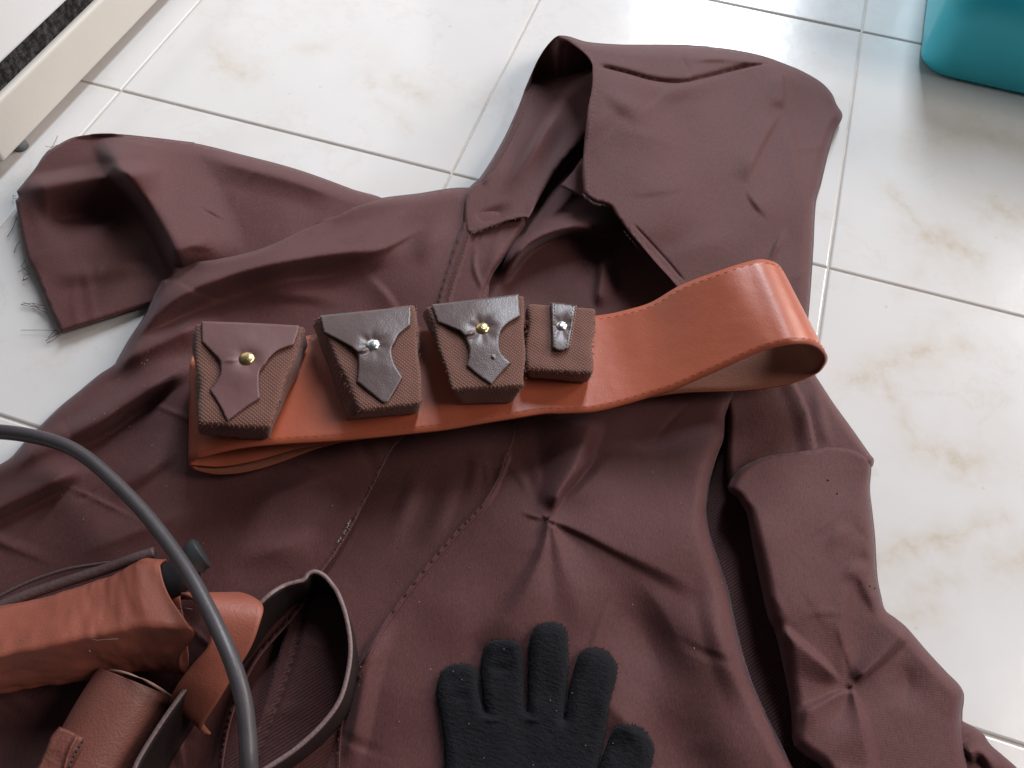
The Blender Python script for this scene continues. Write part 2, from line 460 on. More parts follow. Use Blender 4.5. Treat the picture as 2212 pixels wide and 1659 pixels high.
def canvas():
    m, nt, b = mat_new('pouch_canvas'); p = pos(nt); hs = []
    for a in (0, 90):
        mp = nd(nt, 'ShaderNodeMapping'); mp.inputs['Rotation'].default_value = (0.35, 0.3, math.radians(a + 22)); nt.links.new(p, mp.inputs['Vector'])
        w = nd(nt, 'ShaderNodeTexWave', Scale=0.314 / 0.0017, Distortion=1.2, Detail=1.0)
        w.bands_direction = 'X'; nt.links.new(mp.outputs[0], w.inputs['Vector']); hs.append(w.outputs['Fac'])
    h = math_(nt, 'MULTIPLY', hs[0], hs[1])
    c = mixc(nt, noise(nt, p, 30, 4), (0.130, 0.049, 0.034), (0.180, 0.072, 0.050))
    c = mixc(nt, math_(nt, 'MULTIPLY', math_(nt, 'SUBTRACT', 1.0, hs[0]), 0.22), c, (0.04, 0.018, 0.014))
    c = mixc(nt, math_(nt, 'MULTIPLY', h, 0.40), c, (0.34, 0.165, 0.125))
    nt.links.new(c, b.inputs['Base Color']); b.inputs['Roughness'].default_value = 0.85
    b.inputs['Sheen Weight'].default_value = 0.15
    n1 = bump(nt, h, 0.5, 0.0008)
    nt.links.new(bump(nt, noise(nt, p, 120, 3), 0.3, 0.002, n1), b.inputs['Normal'])
    return m
M_canvas = canvas()
M_thong = leather('thong_leather', (0.095, 0.058, 0.058), 0.5, 500, 0.25, 0, 0.12)
M_strapedge = leather('dark_strap_edge', (0.21, 0.135, 0.13), 0.5, 500, 0.25, 0, 0.15)

def knit():
    m, nt, b = mat_new('black_knit'); p = pos(nt)
    f = noise(nt, p, 700, 4, 0.75)
    mp = nd(nt, 'ShaderNodeMapping'); mp.inputs['Rotation'].default_value = (0, 0, math.radians(-14)); mp.inputs['Scale'].default_value = (0.35, 1, 1)
    nt.links.new(p, mp.inputs['Vector']); rows = noise(nt, mp.outputs[0], 620, 2, 0.5)
    c = mixc(nt, f, (0.002, 0.002, 0.003), (0.024, 0.023, 0.028))
    sp = math_(nt, 'GREATER_THAN', noise(nt, p, 420, 2, 0.5), 0.735)
    c = mixc(nt, math_(nt, 'MULTIPLY', sp, 0.12), c, (0.14, 0.14, 0.15))
    nt.links.new(c, b.inputs['Base Color']); b.inputs['Roughness'].default_value = 0.95
    b.inputs['Specular IOR Level'].default_value = 0.15
    b.inputs['Sheen Weight'].default_value = 0.04; b.inputs['Sheen Roughness'].default_value = 0.5
    n1 = bump(nt, rows, 0.7, 0.0012); nt.links.new(bump(nt, f, 0.7, 0.0010, n1), b.inputs['Normal'])
    return m
M_knit = knit()

def foam():
    m, nt, b = mat_new('dark_foam'); p = pos(nt)
    f = noise(nt, p, 160, 6, 0.75)
    r = nd(nt, 'ShaderNodeValToRGB'); nt.links.new(f, r.inputs[0])
    r.color_ramp.elements[0].color = (0.006, 0.005, 0.005, 1); r.color_ramp.elements[1].color = (0.13, 0.125, 0.125, 1)
    r.color_ramp.elements[0].position = 0.45; r.color_ramp.elements[1].position = 0.72
    nt.links.new(r.outputs[0], b.inputs['Base Color']); b.inputs['Roughness'].default_value = 0.95
    nt.links.new(bump(nt, f, 1.0, 0.004), b.inputs['Normal'])
    return m
M_foam = foam()

def marble():
    m, nt, b = mat_new('marble_tile'); p = pos(nt)
    dn = nd(nt, 'ShaderNodeTexNoise', Scale=28, Detail=5, Roughness=0.65); nt.links.new(p, dn.inputs['Vector'])
    off = nd(nt, 'ShaderNodeVectorMath', operation='MULTIPLY_ADD')
    nt.links.new(dn.outputs['Color'], off.inputs[0]); off.inputs[1].default_value = (0.035, 0.035, 0)
    sub = nd(nt, 'ShaderNodeVectorMath', operation='SUBTRACT'); nt.links.new(p, sub.inputs[0]); sub.inputs[1].default_value = (0.0175, 0.0175, 0)
    nt.links.new(sub.outputs[0], off.inputs[2]); q = off.outputs[0]
    V = [((473, 99), (487, 141), .008, .9), ((487, 141), (515, 161), .009, 1), ((535, 165), (556, 168), .006, .6), ((662, 106), (690, 103), .007, .7),
         ((793, 158), (807, 178), .006, .7), ((862, 175), (910, 213), .008, .9), ((815, 212), (840, 240), .006, .5), ((862, 247), (879, 281), .006, .6),
         ((1924, 405), (1999, 504), .006, .7), ((1999, 504), (2047, 528), .010, 1), ((2047, 528), (2106, 549), .008, .8), ((2150, 455), (2230, 470), .012, .8),
         ((1844, 823), (1940, 782), .006, .9), ((1940, 782), (2009, 755), .007, .9), ((2009, 755), (2091, 741), .005, .6), ((1916, 816), (1926, 861), .006, .7),
         ((1940, 902), (1978, 967), .006, .6), ((1978, 967), (2064, 985), .007, .8), ((2064, 985), (2095, 1002), .008, 1),
         ((1896, 1210), (2002, 1169), .006, .8), ((2002, 1169), (2057, 1155), .006, .9), ((2057, 1155), (2173, 1111), .006, .6),
         ((1947, 1330), (2019, 1310), .007, .6), ((1974, 1268), (2050, 1255), .007, .6), ((2140, 1215), (2240, 1200), .009, .7),
         ((2000, 560), (1950, 640), .008, .3), ((1990, 310), (2110, 280), .016, .5), ((2100, 250), (2200, 330), .014, .5), ((1620, 135), (1640, 140), .01, .5),
         ((2060, 680), (2000, 720), .01, .3), ((620, 40), (700, 20), .01, .25)]
    tot = None
    for a, c, w, s in V:
        if a[0] < 1200: s *= .72
        A = at(*a); Bv = at(*c); ab = Bv - A; L2 = max(ab.length_squared, 1e-6)
        s1 = nd(nt, 'ShaderNodeVectorMath', operation='SUBTRACT'); nt.links.new(q, s1.inputs[0]); s1.inputs[1].default_value = A
        dt = nd(nt, 'ShaderNodeVectorMath', operation='DOT_PRODUCT'); nt.links.new(s1.outputs[0], dt.inputs[0]); dt.inputs[1].default_value = ab / L2
        t = math_(nt, 'ADD', dt.outputs['Value'], 0.0, clamp=True)
        sc_ = nd(nt, 'ShaderNodeVectorMath', operation='SCALE'); sc_.inputs[0].default_value = ab; nt.links.new(t, sc_.inputs['Scale'])
        df = nd(nt, 'ShaderNodeVectorMath', operation='SUBTRACT'); nt.links.new(s1.outputs[0], df.inputs[0]); nt.links.new(sc_.outputs[0], df.inputs[1])
        ln = nd(nt, 'ShaderNodeVectorMath', operation='LENGTH'); nt.links.new(df.outputs[0], ln.inputs[0])
        g = math_(nt, 'MULTIPLY', ln.outputs['Value'], -1.0 / (w * 1.5)); g = math_(nt, 'POWER', 2.718, g); g = math_(nt, 'MULTIPLY', g, s)
        tot = g if tot is None else math_(nt, 'MAXIMUM', tot, g)
    # veining elsewhere on the tiles
    gen = noise(nt, q, 5.0, 6, 0.65); gv = math_(nt, 'ABSOLUTE', math_(nt, 'SUBTRACT', gen, 0.5))
    gv = math_(nt, 'POWER', 2.718, math_(nt, 'MULTIPLY', gv, -110)); gv = math_(nt, 'MULTIPLY', gv, math_(nt, 'MULTIPLY', noise(nt, p, 4), 0.5))
    tot = math_(nt, 'MAXIMUM', tot, gv)
    tex = noise(nt, p, 75, 5, 0.7)
    tot = math_(nt, 'MULTIPLY', tot, math_(nt, 'MULTIPLY_ADD', tex, 2.4, -0.45), clamp=True)
    c = mixc(nt, noise(nt, p, 7, 4), (0.67, 0.645, 0.63), (0.74, 0.72, 0.71))
    cl = math_(nt, 'SUBTRACT', noise(nt, q, 11, 5, .6), .5); cl = math_(nt, 'MULTIPLY', cl, 2.2, clamp=True); c = mixc(nt, math_(nt, 'MULTIPLY', cl, .55), c, (0.64, 0.565, 0.505))
    c = mixc(nt, math_(nt, 'MULTIPLY', tot, 0.85, clamp=True), c, (0.55, 0.455, 0.345))
    sp = math_(nt, 'GREATER_THAN', noise(nt, p, 95, 1, 0.3), 0.80)
    c = mixc(nt, math_(nt, 'MULTIPLY', sp, 0.22), c, (0.3, 0.26, 0.23))
    nt.links.new(c, b.inputs['Base Color'])
    r = math_(nt, 'MULTIPLY_ADD', noise(nt, p, 18, 4), 0.12, 0.13); nt.links.new(r, b.inputs['Roughness'])
    b.inputs['IOR'].default_value = 1.5
    nt.links.new(bump(nt, noise(nt, p, 45, 3), 0.05, 0.003), b.inputs['Normal'])
    return m
M_marble = marble()

# ------------------------------------------------------------------ floor: grout bed and tiles
T = 0.33
fl = mesh_from('floor', [(-2.5, -2.5, -0.0018), (3.2, -2.5, -0.0018), (3.2, 3.2, -0.0018), (-2.5, 3.2, -0.0018)], [(0, 1, 2, 3)])
floor_o = tag(link('floor', fl, M_grout, None, False), 'pale marble tile floor with beige veins and grey joints', kind='structure')
bm = bmesh.new()
g = T / 2 - 0.0010
def ring(s, z): return [bm.verts.new((x * s, y * s, z)) for x, y in ((-1, -1), (1, -1), (1, 1), (-1, 1))]
rs = [ring(g, -0.0075), ring(g, -0.0012), ring(g - 0.0004, -0.0004), ring(g - 0.0013, 0.0)]
for a, b_ in zip(rs[:-1], rs[1:]):
    for k in range(4): bm.faces.new((a[k], a[(k + 1) % 4], b_[(k + 1) % 4], b_[k]))
bm.faces.new(rs[-1])
tile_me = bpy.data.meshes.new('tile'); bm.to_mesh(tile_me); bm.free(); tile_me.materials.append(M_marble)
for u in range(-3, 6):
    for v in range(-5, 6):
        o = bpy.data.objects.new('tile', tile_me); COL.objects.link(o); o.parent = floor_o
        o.location = ((u + .5) * T, (v + .5) * T, random.uniform(-0.0003, 0.0002))
        o.rotation_euler = (random.uniform(-.0012, .0012), random.uniform(-.0012, .0012), 0)

# ------------------------------------------------------------------ robe
robe = thing('hooded_robe', 'dark brown hooded robe with frayed sleeves spread over the marble tile floor', 'robe', tuple(at(1100, 900)))

# flat back layer lying on the tiles
back, Hback, _ = sheet('back_panel', [(400, 640), (330, 700), (250, 800), (100, 950), (-150, 1120), (-150, 1850), (1850, 1850), (1790, 1659), (1760, 1500), (1730, 1300), (1700, 1150),
    (1690, 900), (1650, 700), (1400, 560), (1150, 480), (900, 460)], M_twill, robe, base=0.005, eh=0.003, r=14, noise=0.0008, seed=3, step=8)

# left sleeve (its open end frayed)
slv_l, Hsl, _ = sheet('sleeve', [(150, 301, .024, 4), (185, 293, .027, 6), (240, 290, .030, 8), (320, 297, .022, 18), (420, 309, .010, 30), (520, 333, .006, 30), (640, 365, .006, 30), (760, 408, .006, 30), (840, 440, .008, 30), (830, 520),
    (640, 600), (420, 640, .008, 20), (335, 655, .006, 16), (230, 690, .005, 16), (132, 720, .005, 10), (132, 720, .005, 6), (108, 668, .006, 4), (80, 600, .008, 4), (60, 560, .009, 4), (45, 500, .010, 4), (33, 432, .011, 4), (33, 432, .011, 4), (40, 428, .011, 4), (36, 413, .014, 4), (36, 413, .014, 4),
    (75, 365, .018, 4), (100, 330, .018, 4)], M_slv, robe,
    base=[(100, 370, .018), (150, 335, .025), (180, 330, .027), (240, 330, .028), (90, 560, .013), (200, 600, .010), (300, 360, .022), (300, 480, .005), (330, 580, .005), (220, 470, .006), (450, 400, .032), (500, 480, .026), (600, 420, .028), (700, 460, .022), (150, 680, .012)],
    strokes=[([(222, 288), (262, 358), (300, 405), (345, 470), (385, 548), (405, 610)], .036, 150, 40, 's', .14),
             ([(30, 418), (90, 404), (160, 392), (270, 376), (360, 372)], .015, 34, 80, 's', .14),
             ([(430, 330), (540, 355), (660, 388), (760, 425)], .008, 40, 60, 's', .2),
             ([(422, 444), (455, 462), (492, 484)], -.0014, 6, 5, 'k'),
             ([(380, 540), (420, 530), (470, 536)], .003, 30, 16, 's'),
             ([(100, 600), (220, 580), (330, 560)], .005, 50, 40, 's', .2),
             ([(80, 480), (200, 470), (320, 500)], -.009, 70, 80, 's', .2)],
    noise=.0016, nscale=130, seed=5, crease=12, rough_edge=0)

# neck hollow: inside of the back seen through the opening
neck, Hneck, _ = sheet('neck_lining', [(1120, 380), (1300, 260), (1350, 420), (1480, 600), (1500, 720), (1250, 760), (1020, 730), (1050, 520)], M_robe, robe,
    base=[(1200, 450, .016), (1280, 470, .016), (1150, 420, .006), (1240, 620, .014), (1350, 580, .004), (1150, 640, .008), (1340, 480, .004), (1250, 400, .004)], eh=.004, r=12,
    strokes=[([(1075, 620), (1105, 565), (1140, 526), (1192, 500), (1250, 488), (1300, 492), (1340, 510)], .026, 60, 22, 's', .2),
             ([(1306, 540), (1300, 600), (1290, 670)], .008, 40, 14, 's', .2)], noise=.001, seed=8)

# right front: from the placket to the side fold
rf_edge = Z(6, (420, 850), (335, 1020), (320, 1180), (280, 1290), (235, 1450), (222, 1600)) + Z(9, (216, 60), (240, 200), (300, 380), (360, 560), (400, 760), (480, 1060), (580, 1300), (690, 1520), (750, 1640), (820, 1800))
rf_edge = [p + (.012, 34) for p in rf_edge]
right_front, Hrf, _ = sheet('front_panel', [(560, 1850), (640, 1400), (760, 1050), (860, 900), (1000, 760), (1290, 760), (1500, 760)] + rf_edge, M_robe, robe,
    base=[(900, 1000, .012), (820, 940, .007), (770, 1060, .009), (800, 1200, .012), (1000, 850, .008), (1250, 820, .007), (1450, 840, .008), (1260, 950, .024), (1100, 950, .009), (1400, 930, .012), (1400, 1000, .022), (1500, 1000, .030), (1150, 1120, .026), (1300, 1100, .030), (1400, 1150, .032), (1480, 1150, .036),
          (1200, 1300, .028), (1000, 1300, .020), (900, 1400, .016), (1400, 1400, .020), (1540, 1400, .036), (1620, 1600, .034), (1200, 1600, .016), (900, 1650, .014), (700, 1650, .008), (1450, 1640, .016)], eh=.008, r=12,
    strokes=[([(1272, 880, 1.3), (1266, 930, 1.2), (1240, 1005, .9), (1208, 1060, .6), (1187, 1112, .3)], .011, 34, 100, 's', .12),
             ([(1312, 975, 1.2), (1258, 1028, 1), (1222, 1068, .8), (1192, 1108, .4)], -.005, 22, 16, 's', .3),
             ([(1186, 1122, .25), (1260, 1152, .6), (1340, 1190, 1.0), (1420, 1225, 1.5), (1500, 1262, 2.2), (1560, 1300, 2.8)], .0036, 120, 20, 's', -.4),
             ([(1184, 1128, .2), (1176, 1180, .5), (1150, 1250, .9), (1105, 1330, 1.4), (1030, 1410, 1.8)], .0055, 100, 34, 's', -.3),
             ([(1178, 1128), (1186, 1120), (1196, 1126)], -.002, 8, 8, 'k'),
             ([(1120, 1103), (1160, 1116), (1188, 1120)], .002, 8, 8, 's'),
             ([(1196, 1140, .3), (1225, 1240, 1), (1275, 1380, 2)], .0035, 70, 40, 's', -.5),
             ([(1100, 990), (1062, 1075), (980, 1165), (900, 1262), (830, 1360), (775, 1460)], .0025, 3, 18, 's', 0),
             ([(905, 990), (885, 1080), (830, 1190)], .0022, 30, 30), ([(985, 1000), (960, 1100), (900, 1200)], .0022, 30, 35), ([(1020, 950), (1030, 1010), (1010, 1090)], .0015, 20, 24),
             ([(1300, 1280), (1400, 1380), (1440, 1540)], -.004, 130, 110, 's', .35), ([(1360, 1230, .5), (1440, 1330, 1), (1500, 1480, 1.6)], .004, 100, 60, 's', .4),
             ([(1520, 1200), (1560, 1400), (1620, 1560)], .004, 60, 40, 's'),
             ([(1250, 1480), (1350, 1560), (1400, 1680)], .004, 80, 60, 's'),
             ([(850, 1330), (800, 1420), (770, 1560), (740, 1680)], .006, 40, 25, 's', .2),
             ([(1095, 1000), (1130, 1040), (1140, 1080)], .0012, 16, 16), ([(1150, 985), (1160, 1030), (1150, 1075)], .0012, 14, 18)],
    noise=.0016, nscale=150, seed=11, crease=26)
# the twill underlap left of the placket hem
under, Hun, _ = sheet('underlap_panel', [(1105, 905), (1098, 985), (1062, 1075), (980, 1165), (900, 1262), (830, 1360), (775, 1460), (740, 1560), (700, 1850), (520, 1850), (600, 1420), (730, 1050), (850, 900)], M_twill, robe,
    base=lambda x, y: Hrf(x, y) + .0012, eh=.013, r=1, noise=0, seed=2, thick=0.0006,
    extra=None)

# left front with its frayed edge lying over the right one
lf_in = [p + (.021, 5) for p in Z(5, (560, 1080), (430, 1220), (400, 1260), (340, 1380), (280, 1500), (230, 1600)) + Z(7, (2212, 140), (2100, 320), (2040, 400), (1950, 560), (1850, 700), (1600, 1000), (1450, 1350), (1380, 1800), (1380, 2200))]
arm = [p + (.022, 8) for p in Z(1, (1130, 1640), (1250, 1632), (1400, 1622), (1550, 1590), (1700, 1540), (1900, 1440), (2000, 1390), (2100, 1360)) + [(759, 449), (786, 439)]]
left_front, Hlf, _ = sheet('front_panel', arm + [(821, 428, .010, 18), (900, 418, .006, 26), (1000, 405, .006, 26), (1060, 420, .012, 20), (1060, 560, .018, 8), (1040, 700, .018, 8)] + lf_in +
    [(-160, 1850), (-160, 1090), (0, 1003, .005, 30), (24, 988, .005, 30), (51, 957, .005, 30), (84, 923, .005, 30), (130, 878, .005, 30), (172, 844, .005, 30), (213, 810, .006, 26), (247, 787, .007, 22), (254, 775, .007, 20), (280, 730, .007, 20), (309, 686, .008, 20), (329, 645, .010, 18), (350, 605, .020, 10), (350, 605, .020, 10), (364, 599, .02, 10)], M_robe, robe,
    base=[(420, 590, .026), (600, 560, .028), (800, 480, .028), (950, 450, .026), (950, 560, .026), (700, 640, .018), (500, 690, .018), (350, 740, .020), (250, 860, .018), (420, 800, .014), (600, 850, .008), (800, 800, .008), (420, 950, .008), (650, 950, .008), (820, 925, .022), (775, 985, .022), (850, 890, .020), (100, 980, .016), (50, 1100, .014), (300, 1000, .016), (300, 1150, .012), (650, 1080, .022), (550, 1150, .020), (750, 1080, .022), (700, 1200, .020),
          (600, 1300, .014), (100, 1300, .008), (300, 1400, .006), (100, 1600, .006)],
    eh=.018, r=8,
    strokes=[([(262, 790), (300, 728), (345, 676), (400, 634), (480, 600), (580, 572), (690, 552), (800, 540), (900, 530)], .022, 70, 50, 's', .2),
             ([(391, 564), (480, 558), (583, 531), (652, 497), (720, 470)], -.0022, 5, 3, 'k', .1), ([(400, 568), (480, 562), (583, 535), (652, 501), (720, 474)], .003, 4, 30, 's', .1),
             ([(740, 568, 1.4), (840, 530, 1), (926, 486, .4)], .004, 60, 13, 's', .3),
             ([(690, 540), (760, 516), (850, 470), (910, 436)], .005, 30, 34, 's'),
             ([(770, 580), (830, 636), (870, 700)], .002, 16, 44, 's'),
             ([(520, 640), (640, 632), (760, 650)], .004, 40, 30, 's'),
             ([(225, 812), (290, 770), (350, 738), (420, 706), (480, 690)], .013, 34, 60, 's', .22),
             ([(120, 960), (200, 915), (280, 862), (360, 812), (440, 770)], .016, 60, 40, 's', .25),
             ([(-20, 1030), (80, 975), (180, 925), (260, 890)], .007, 40, 40, 's', .25),
             ([(-80, 1130), (30, 1078), (110, 1040), (200, 1000)], .014, 60, 34, 's', -.35),
             ([(230, 1080), (310, 1020), (400, 950)], .007, 50, 34, 's'),
             ([(500, 1140), (600, 1070), (700, 1025), (790, 1015)], .006, 60, 60, 's'),
             ([(140, 1210), (300, 1145), (470, 1080)], .007, 60, 50, 's'),
             ([(500, 1220), (600, 1185), (700, 1150)], .005, 40, 60, 's'),
             ([(980, 470), (930, 520), (900, 580)], .004, 40, 40, 's')],
    noise=.0016, nscale=150, seed=21, crease=34)

# right shoulder and right sleeve
shoulder, Hsh, _ = sheet('shoulder_panel', [(1560, 790), (1700, 760), (1745, 790, .006, 20), (1764, 815, .006, 16), (1800, 870, .005, 16), (1840, 925, .005, 16), (1880, 982, .008, 10), (1888, 993, .012, 8), (1882, 1010), (1750, 1060), (1620, 1080), (1572, 1040), (1570, 900)], M_slv, robe,
    base=[(1600, 900, .010), (1700, 850, .018), (1780, 940, .028), (1700, 970, .027), (1640, 1000, .024), (1590, 1000, .016), (1850, 980, .027)], eh=.006, r=16,
    strokes=[([(1716, 830), (1742, 890), (1752, 930), (1760, 972)], .003, 4, 40, 's', 0), ([(1758, 830), (1775, 890), (1790, 970)], .002, 14, 30, 's', .2)], noise=.0015, seed=31)
sr = [p for p in Z(6, (345, 1480, .022, 26), (400, 1390, .023, 22), (490, 1330, .026, 14), (600, 1290, .0275, 8), (750, 1268, .0285, 6), (890, 1250, .0290, 6), (970, 1235, .0290, 6), (1100, 1245, .0285, 6), (1200, 1275, .024, 10), (1248, 1325, .016, 14), (1243, 1500, .010, 24), (1258, 1640, .008, 26)) +
      Z(9, (1275, 200, .008, 26), (1290, 450, .008, 26), (1312, 570, .008, 26), (1340, 665, .009, 26), (1400, 712, .008, 26), (1470, 770, .008, 26), (1600, 920, .008, 26), (1730, 1060, .008, 26), (1800, 1130, .008, 26), (1832, 1185, .008, 26), (1834, 1240, .008, 26), (1826, 1300, .008, 26), (1824, 1400, .008, 26), (1830, 1800, .008, 26),
            (1060, 1900, .014, 30), (940, 1659, .014, 30), (830, 1580, .014, 30), (760, 1510, .014, 30), (745, 1300, .014, 34), (700, 1050, .014, 34), (640, 800, .014, 34), (600, 720, .014, 34), (540, 450, .014, 34), (490, 200, .016, 30), (465, 60, .018, 26), (430, 0, .020, 22)) + Z(6, (410, 1560, .022, 22), (360, 1520, .022, 24))]
slv_r, Hsr, _ = sheet('sleeve', sr, M_slv, robe,
    base=[(1620, 1050, .035), (1750, 1020, .031), (1700, 1080, .037), (1850, 1040, .027), (1650, 1150, .044), (1800, 1150, .034), (1700, 1300, .042), (1860, 1300, .028), (1750, 1430, .036), (1900, 1400, .026), (1820, 1480, .022), (1780, 1600, .036), (1950, 1550, .028), (2040, 1530, .024), (1900, 1640, .030)],
    strokes=[([(1834, 1180, 1.8), (1822, 1280, 1.3), (1816, 1380, .8), (1819, 1470, .3)], .004, 24, 70, 's', .3),
             ([(1670, 1352, 1.2), (1720, 1390, 1), (1780, 1438, .7), (1816, 1476, .3)], .005, 20, 70, 's', .12),
             ([(1843, 1476, .3), (1890, 1432, .7), (1930, 1390, 1), (1965, 1352, 1)], .0065, 80, 22, 's', .12),
             ([(1700, 1560, 2), (1775, 1520, 1), (1815, 1498, .6), (1850, 1490, .4)], .005, 14, 50, 's', .25),
             ([(1845, 1500, .3), (1862, 1570, 1), (1875, 1659, 1.5), (1880, 1760, 1.5)], .004, 20, 60, 's', -.2),
             ([(1824, 1482), (1834, 1488), (1844, 1485)], -.004, 10, 10, 'k'),
             ([(1850, 1200), (1880, 1215), (1900, 1215)], -.0035, 45, 45, 's', .4),
             ([(1818, 1260, .5), (1850, 1232, 1), (1895, 1240, 1.3)], .003, 30, 50, 's', .4),
             ([(1840, 1220), (1890, 1290), (1955, 1352)], .003, 30, 30, 's'),
             ([(1940, 1420), (1960, 1470), (1950, 1540)], -.004, 60, 60, 's', .4)],
    noise=.0016, nscale=130, seed=41, crease=16)
tail, _, _ = sheet('sleeve_fold', [p + (.005, 20) for p in Z(9, (1780, 1330), (1830, 1365), (1900, 1402), (1960, 1450), (2000, 1510), (2080, 1580), (2165, 1655), (2300, 1800), (1700, 1900), (1700, 1500))], M_slv, robe,
    base=.014, strokes=[([(2080, 1600), (2110, 1650)], .008, 30, 14), ([(2100, 1590), (2160, 1680)], .006, 20, 20)], noise=.002, seed=43)

# hood: left piece turned in at the face opening
hl = Z(2, (1310, 230, .058, 10), (1250, 275, .046, 14), (1190, 360, .034, 14), (1150, 440, .026, 14), (1090, 580, .018, 14), (1030, 720, .014, 14), (960, 870, .011, 14), (880, 1010, .010, 14), (800, 1130, .012, 14), (770, 1152, .014, 12), (720, 1210, .018, 10), (705, 1280, .022, 8), (706, 1370, .026, 8), (730, 1440, .030, 5), (748, 1462, .032, 4), (748, 1462, .032, 4),
              (800, 1450, .033, 4), (900, 1412, .035, 4), (1000, 1376, .036, 4), (1100, 1362, .036, 4), (1112, 1372, .036, 4), (1112, 1372, .036, 4), (1180, 1250, .030, 16), (1250, 1130, .028, 20), (1330, 1020, .028, 20), (1470, 870, .028, 20), (1600, 800, .03, 10), (1640, 500, .05, 10), (1580, 380, .030, 16), (1400, 255, .030, 16))
hood_l, Hhl, _ = sheet('hood_facing', hl, M_robe, robe,
    base=[(1190, 130, .010), (1230, 140, .005), (1160, 200, .007), (1200, 205, .004), (1150, 265, .010), (1120, 300, .016), (1180, 305, .036), (1235, 255, .048), (1270, 195, .054), (1255, 165, .010), (1080, 400, .028), (1130, 400, .036), (1040, 450, .030), (1100, 450, .036), (1200, 340, .040)],
    strokes=[([(1284, 160), (1256, 186), (1222, 216), (1178, 280), (1130, 360), (1080, 430)], .016, 50, 22, 's', .33), ([(1150, 190), (1110, 290), (1072, 360), (1040, 400)], .0022, 14, 3, 's', .05), ([(1020, 470), (1060, 465), (1110, 440)], -.004, 20, 20)],
    noise=.0012, seed=51, rough_edge=0.0)
placket, Hpl, _ = sheet('placket', [(1005, 455, .026, 5), (1000, 482, .026, 5), (982, 528, .026, 5), (968, 569, .025, 5), (952, 620, .024, 5), (935, 700, .02, 5), (935, 740), (1040, 740, .018, 10), (1048, 638, .018, 14), (1065, 593, .019, 14), (1092, 555, .02, 14), (1122, 505, .022, 14), (1135, 480, .022, 14), (1120, 455), (1030, 440)], M_robe, robe,
    base=[(1020, 480, .029), (990, 560, .028), (960, 640, .026), (1060, 540, .030), (1020, 620, .028), (1000, 700, .022)],
    strokes=[([(1018, 505), (1004, 545), (985, 600), (970, 660), (960, 720)], .0020, 3, 14, 's', 0), ([(1085, 500), (1070, 560), (1040, 640)], .002, 22, 24, 's'), ([(1030, 520), (1026, 580), (1050, 640)], .002, 8, 8)], noise=.001, seed=53)

# hood: the large right panel
hr_left = [(1208, 79, .060, 5), (1226, 86, .064, 5), (1262, 112, .072, 5), (1280, 135, .076, 4), (1282, 160, .074, 4), (1280, 192, .070, 4), (1270, 240, .066, 4), (1263, 298, .060, 4), (1260, 340, .057, 4), (1258, 377, .054, 4), (1261, 418, .052, 4), (1261, 418, .052, 4), (1284, 437, .050, 4), (1306, 441, .050, 5), (1322, 451, .050, 8), (1332, 466, .050, 4), (1346, 484, .050, 2), (1380, 522, .049, 2), (1418, 567, .045, 2), (1460, 614, .040, 2), (1500, 670, .030, 5)]
hr_right = [(1560, 800, .012, 20), (1700, 800, .008, 24), (1738, 740, .006, 24), (1747, 679, .006, 24), (1757, 542, .006, 26), (1763, 436, .006, 26), (1773, 401, .006, 26), (1790, 330, .006, 26), (1804, 285, .006, 24), (1820, 250, .007, 20), (1807, 225, .006, 26), (1797, 202, .006, 28), (1773, 177, .006, 28), (1732, 153, .006, 28), (1704, 141, .006, 28), (1646, 120, .007, 28), (1584, 107, .008, 30), (1533, 101, .010, 30), (1464, 97, .016, 30), (1400, 97, .024, 28), (1342, 97, .034, 24), (1267, 91, .050, 16), (1230, 80, .058, 8)]
hood, Hh, _ = sheet('hood', hr_left + hr_right, M_robe, robe,
    base=[(1300, 170, .074), (1340, 120, .060), (1290, 250, .068), (1290, 400, .055), (1340, 330, .056), (1450, 180, .050), (1400, 450, .050), (1350, 460, .053), (1500, 300, .040), (1600, 200, .034), (1450, 560, .034), (1600, 450, .032), (1700, 300, .026), (1760, 250, .020), (1700, 550, .022), (1550, 650, .024), (1650, 680, .018)],
    strokes=[([(1364, 480), (1400, 518), (1440, 562), (1482, 612)], -.0012, 5, 5, 'k', .1), ([(1284, 138), (1294, 143), (1359, 160), (1411, 174), (1466, 179), (1520, 169), (1612, 146), (1674, 134)], -.0055, 14, 2.5, 'k', .06),
             ([(1300, 150), (1359, 170), (1411, 184), (1466, 189), (1520, 179), (1612, 156)], .002, 12, 40, 's', .2),
             ([(1688, 150), (1690, 190), (1690, 240)], .003, 6, 40, 's', .2),
             ([(1686, 238), (1655, 292), (1628, 345), (1606, 400)], .004, 10, 60, 's', .2), ([(1606, 400, .5), (1630, 436, 1), (1668, 478, 1.2)], .002, 70, 10, 's', .4),
             ([(1692, 240), (1712, 315), (1720, 380), (1716, 440)], .0025, 14, 60, 's', .3),
             ([(1700, 490), (1680, 530), (1655, 580)], .003, 10, 10), ([(1345, 420), (1420, 412), (1500, 402)], .0012, 60, 14, 's', .4),
             ([(1300, 190, .5), (1360, 225, 1), (1440, 245, 1.5)], .0035, 60, 40), ([(1310, 280), (1400, 290), (1500, 340)], .003, 70, 60), ([(1700, 150), (1740, 165), (1780, 185)], .003, 10, 6),
             ([(1560, 120), (1620, 132), (1680, 136)], .003, 12, 8), ([(1480, 130), (1560, 125), (1620, 135)], .003, 10, 10),
             ([(1380, 600), (1500, 540), (1640, 500)], .002, 40, 80)],
    noise=.0016, nscale=170, seed=61, crease=9, rough_edge=0)

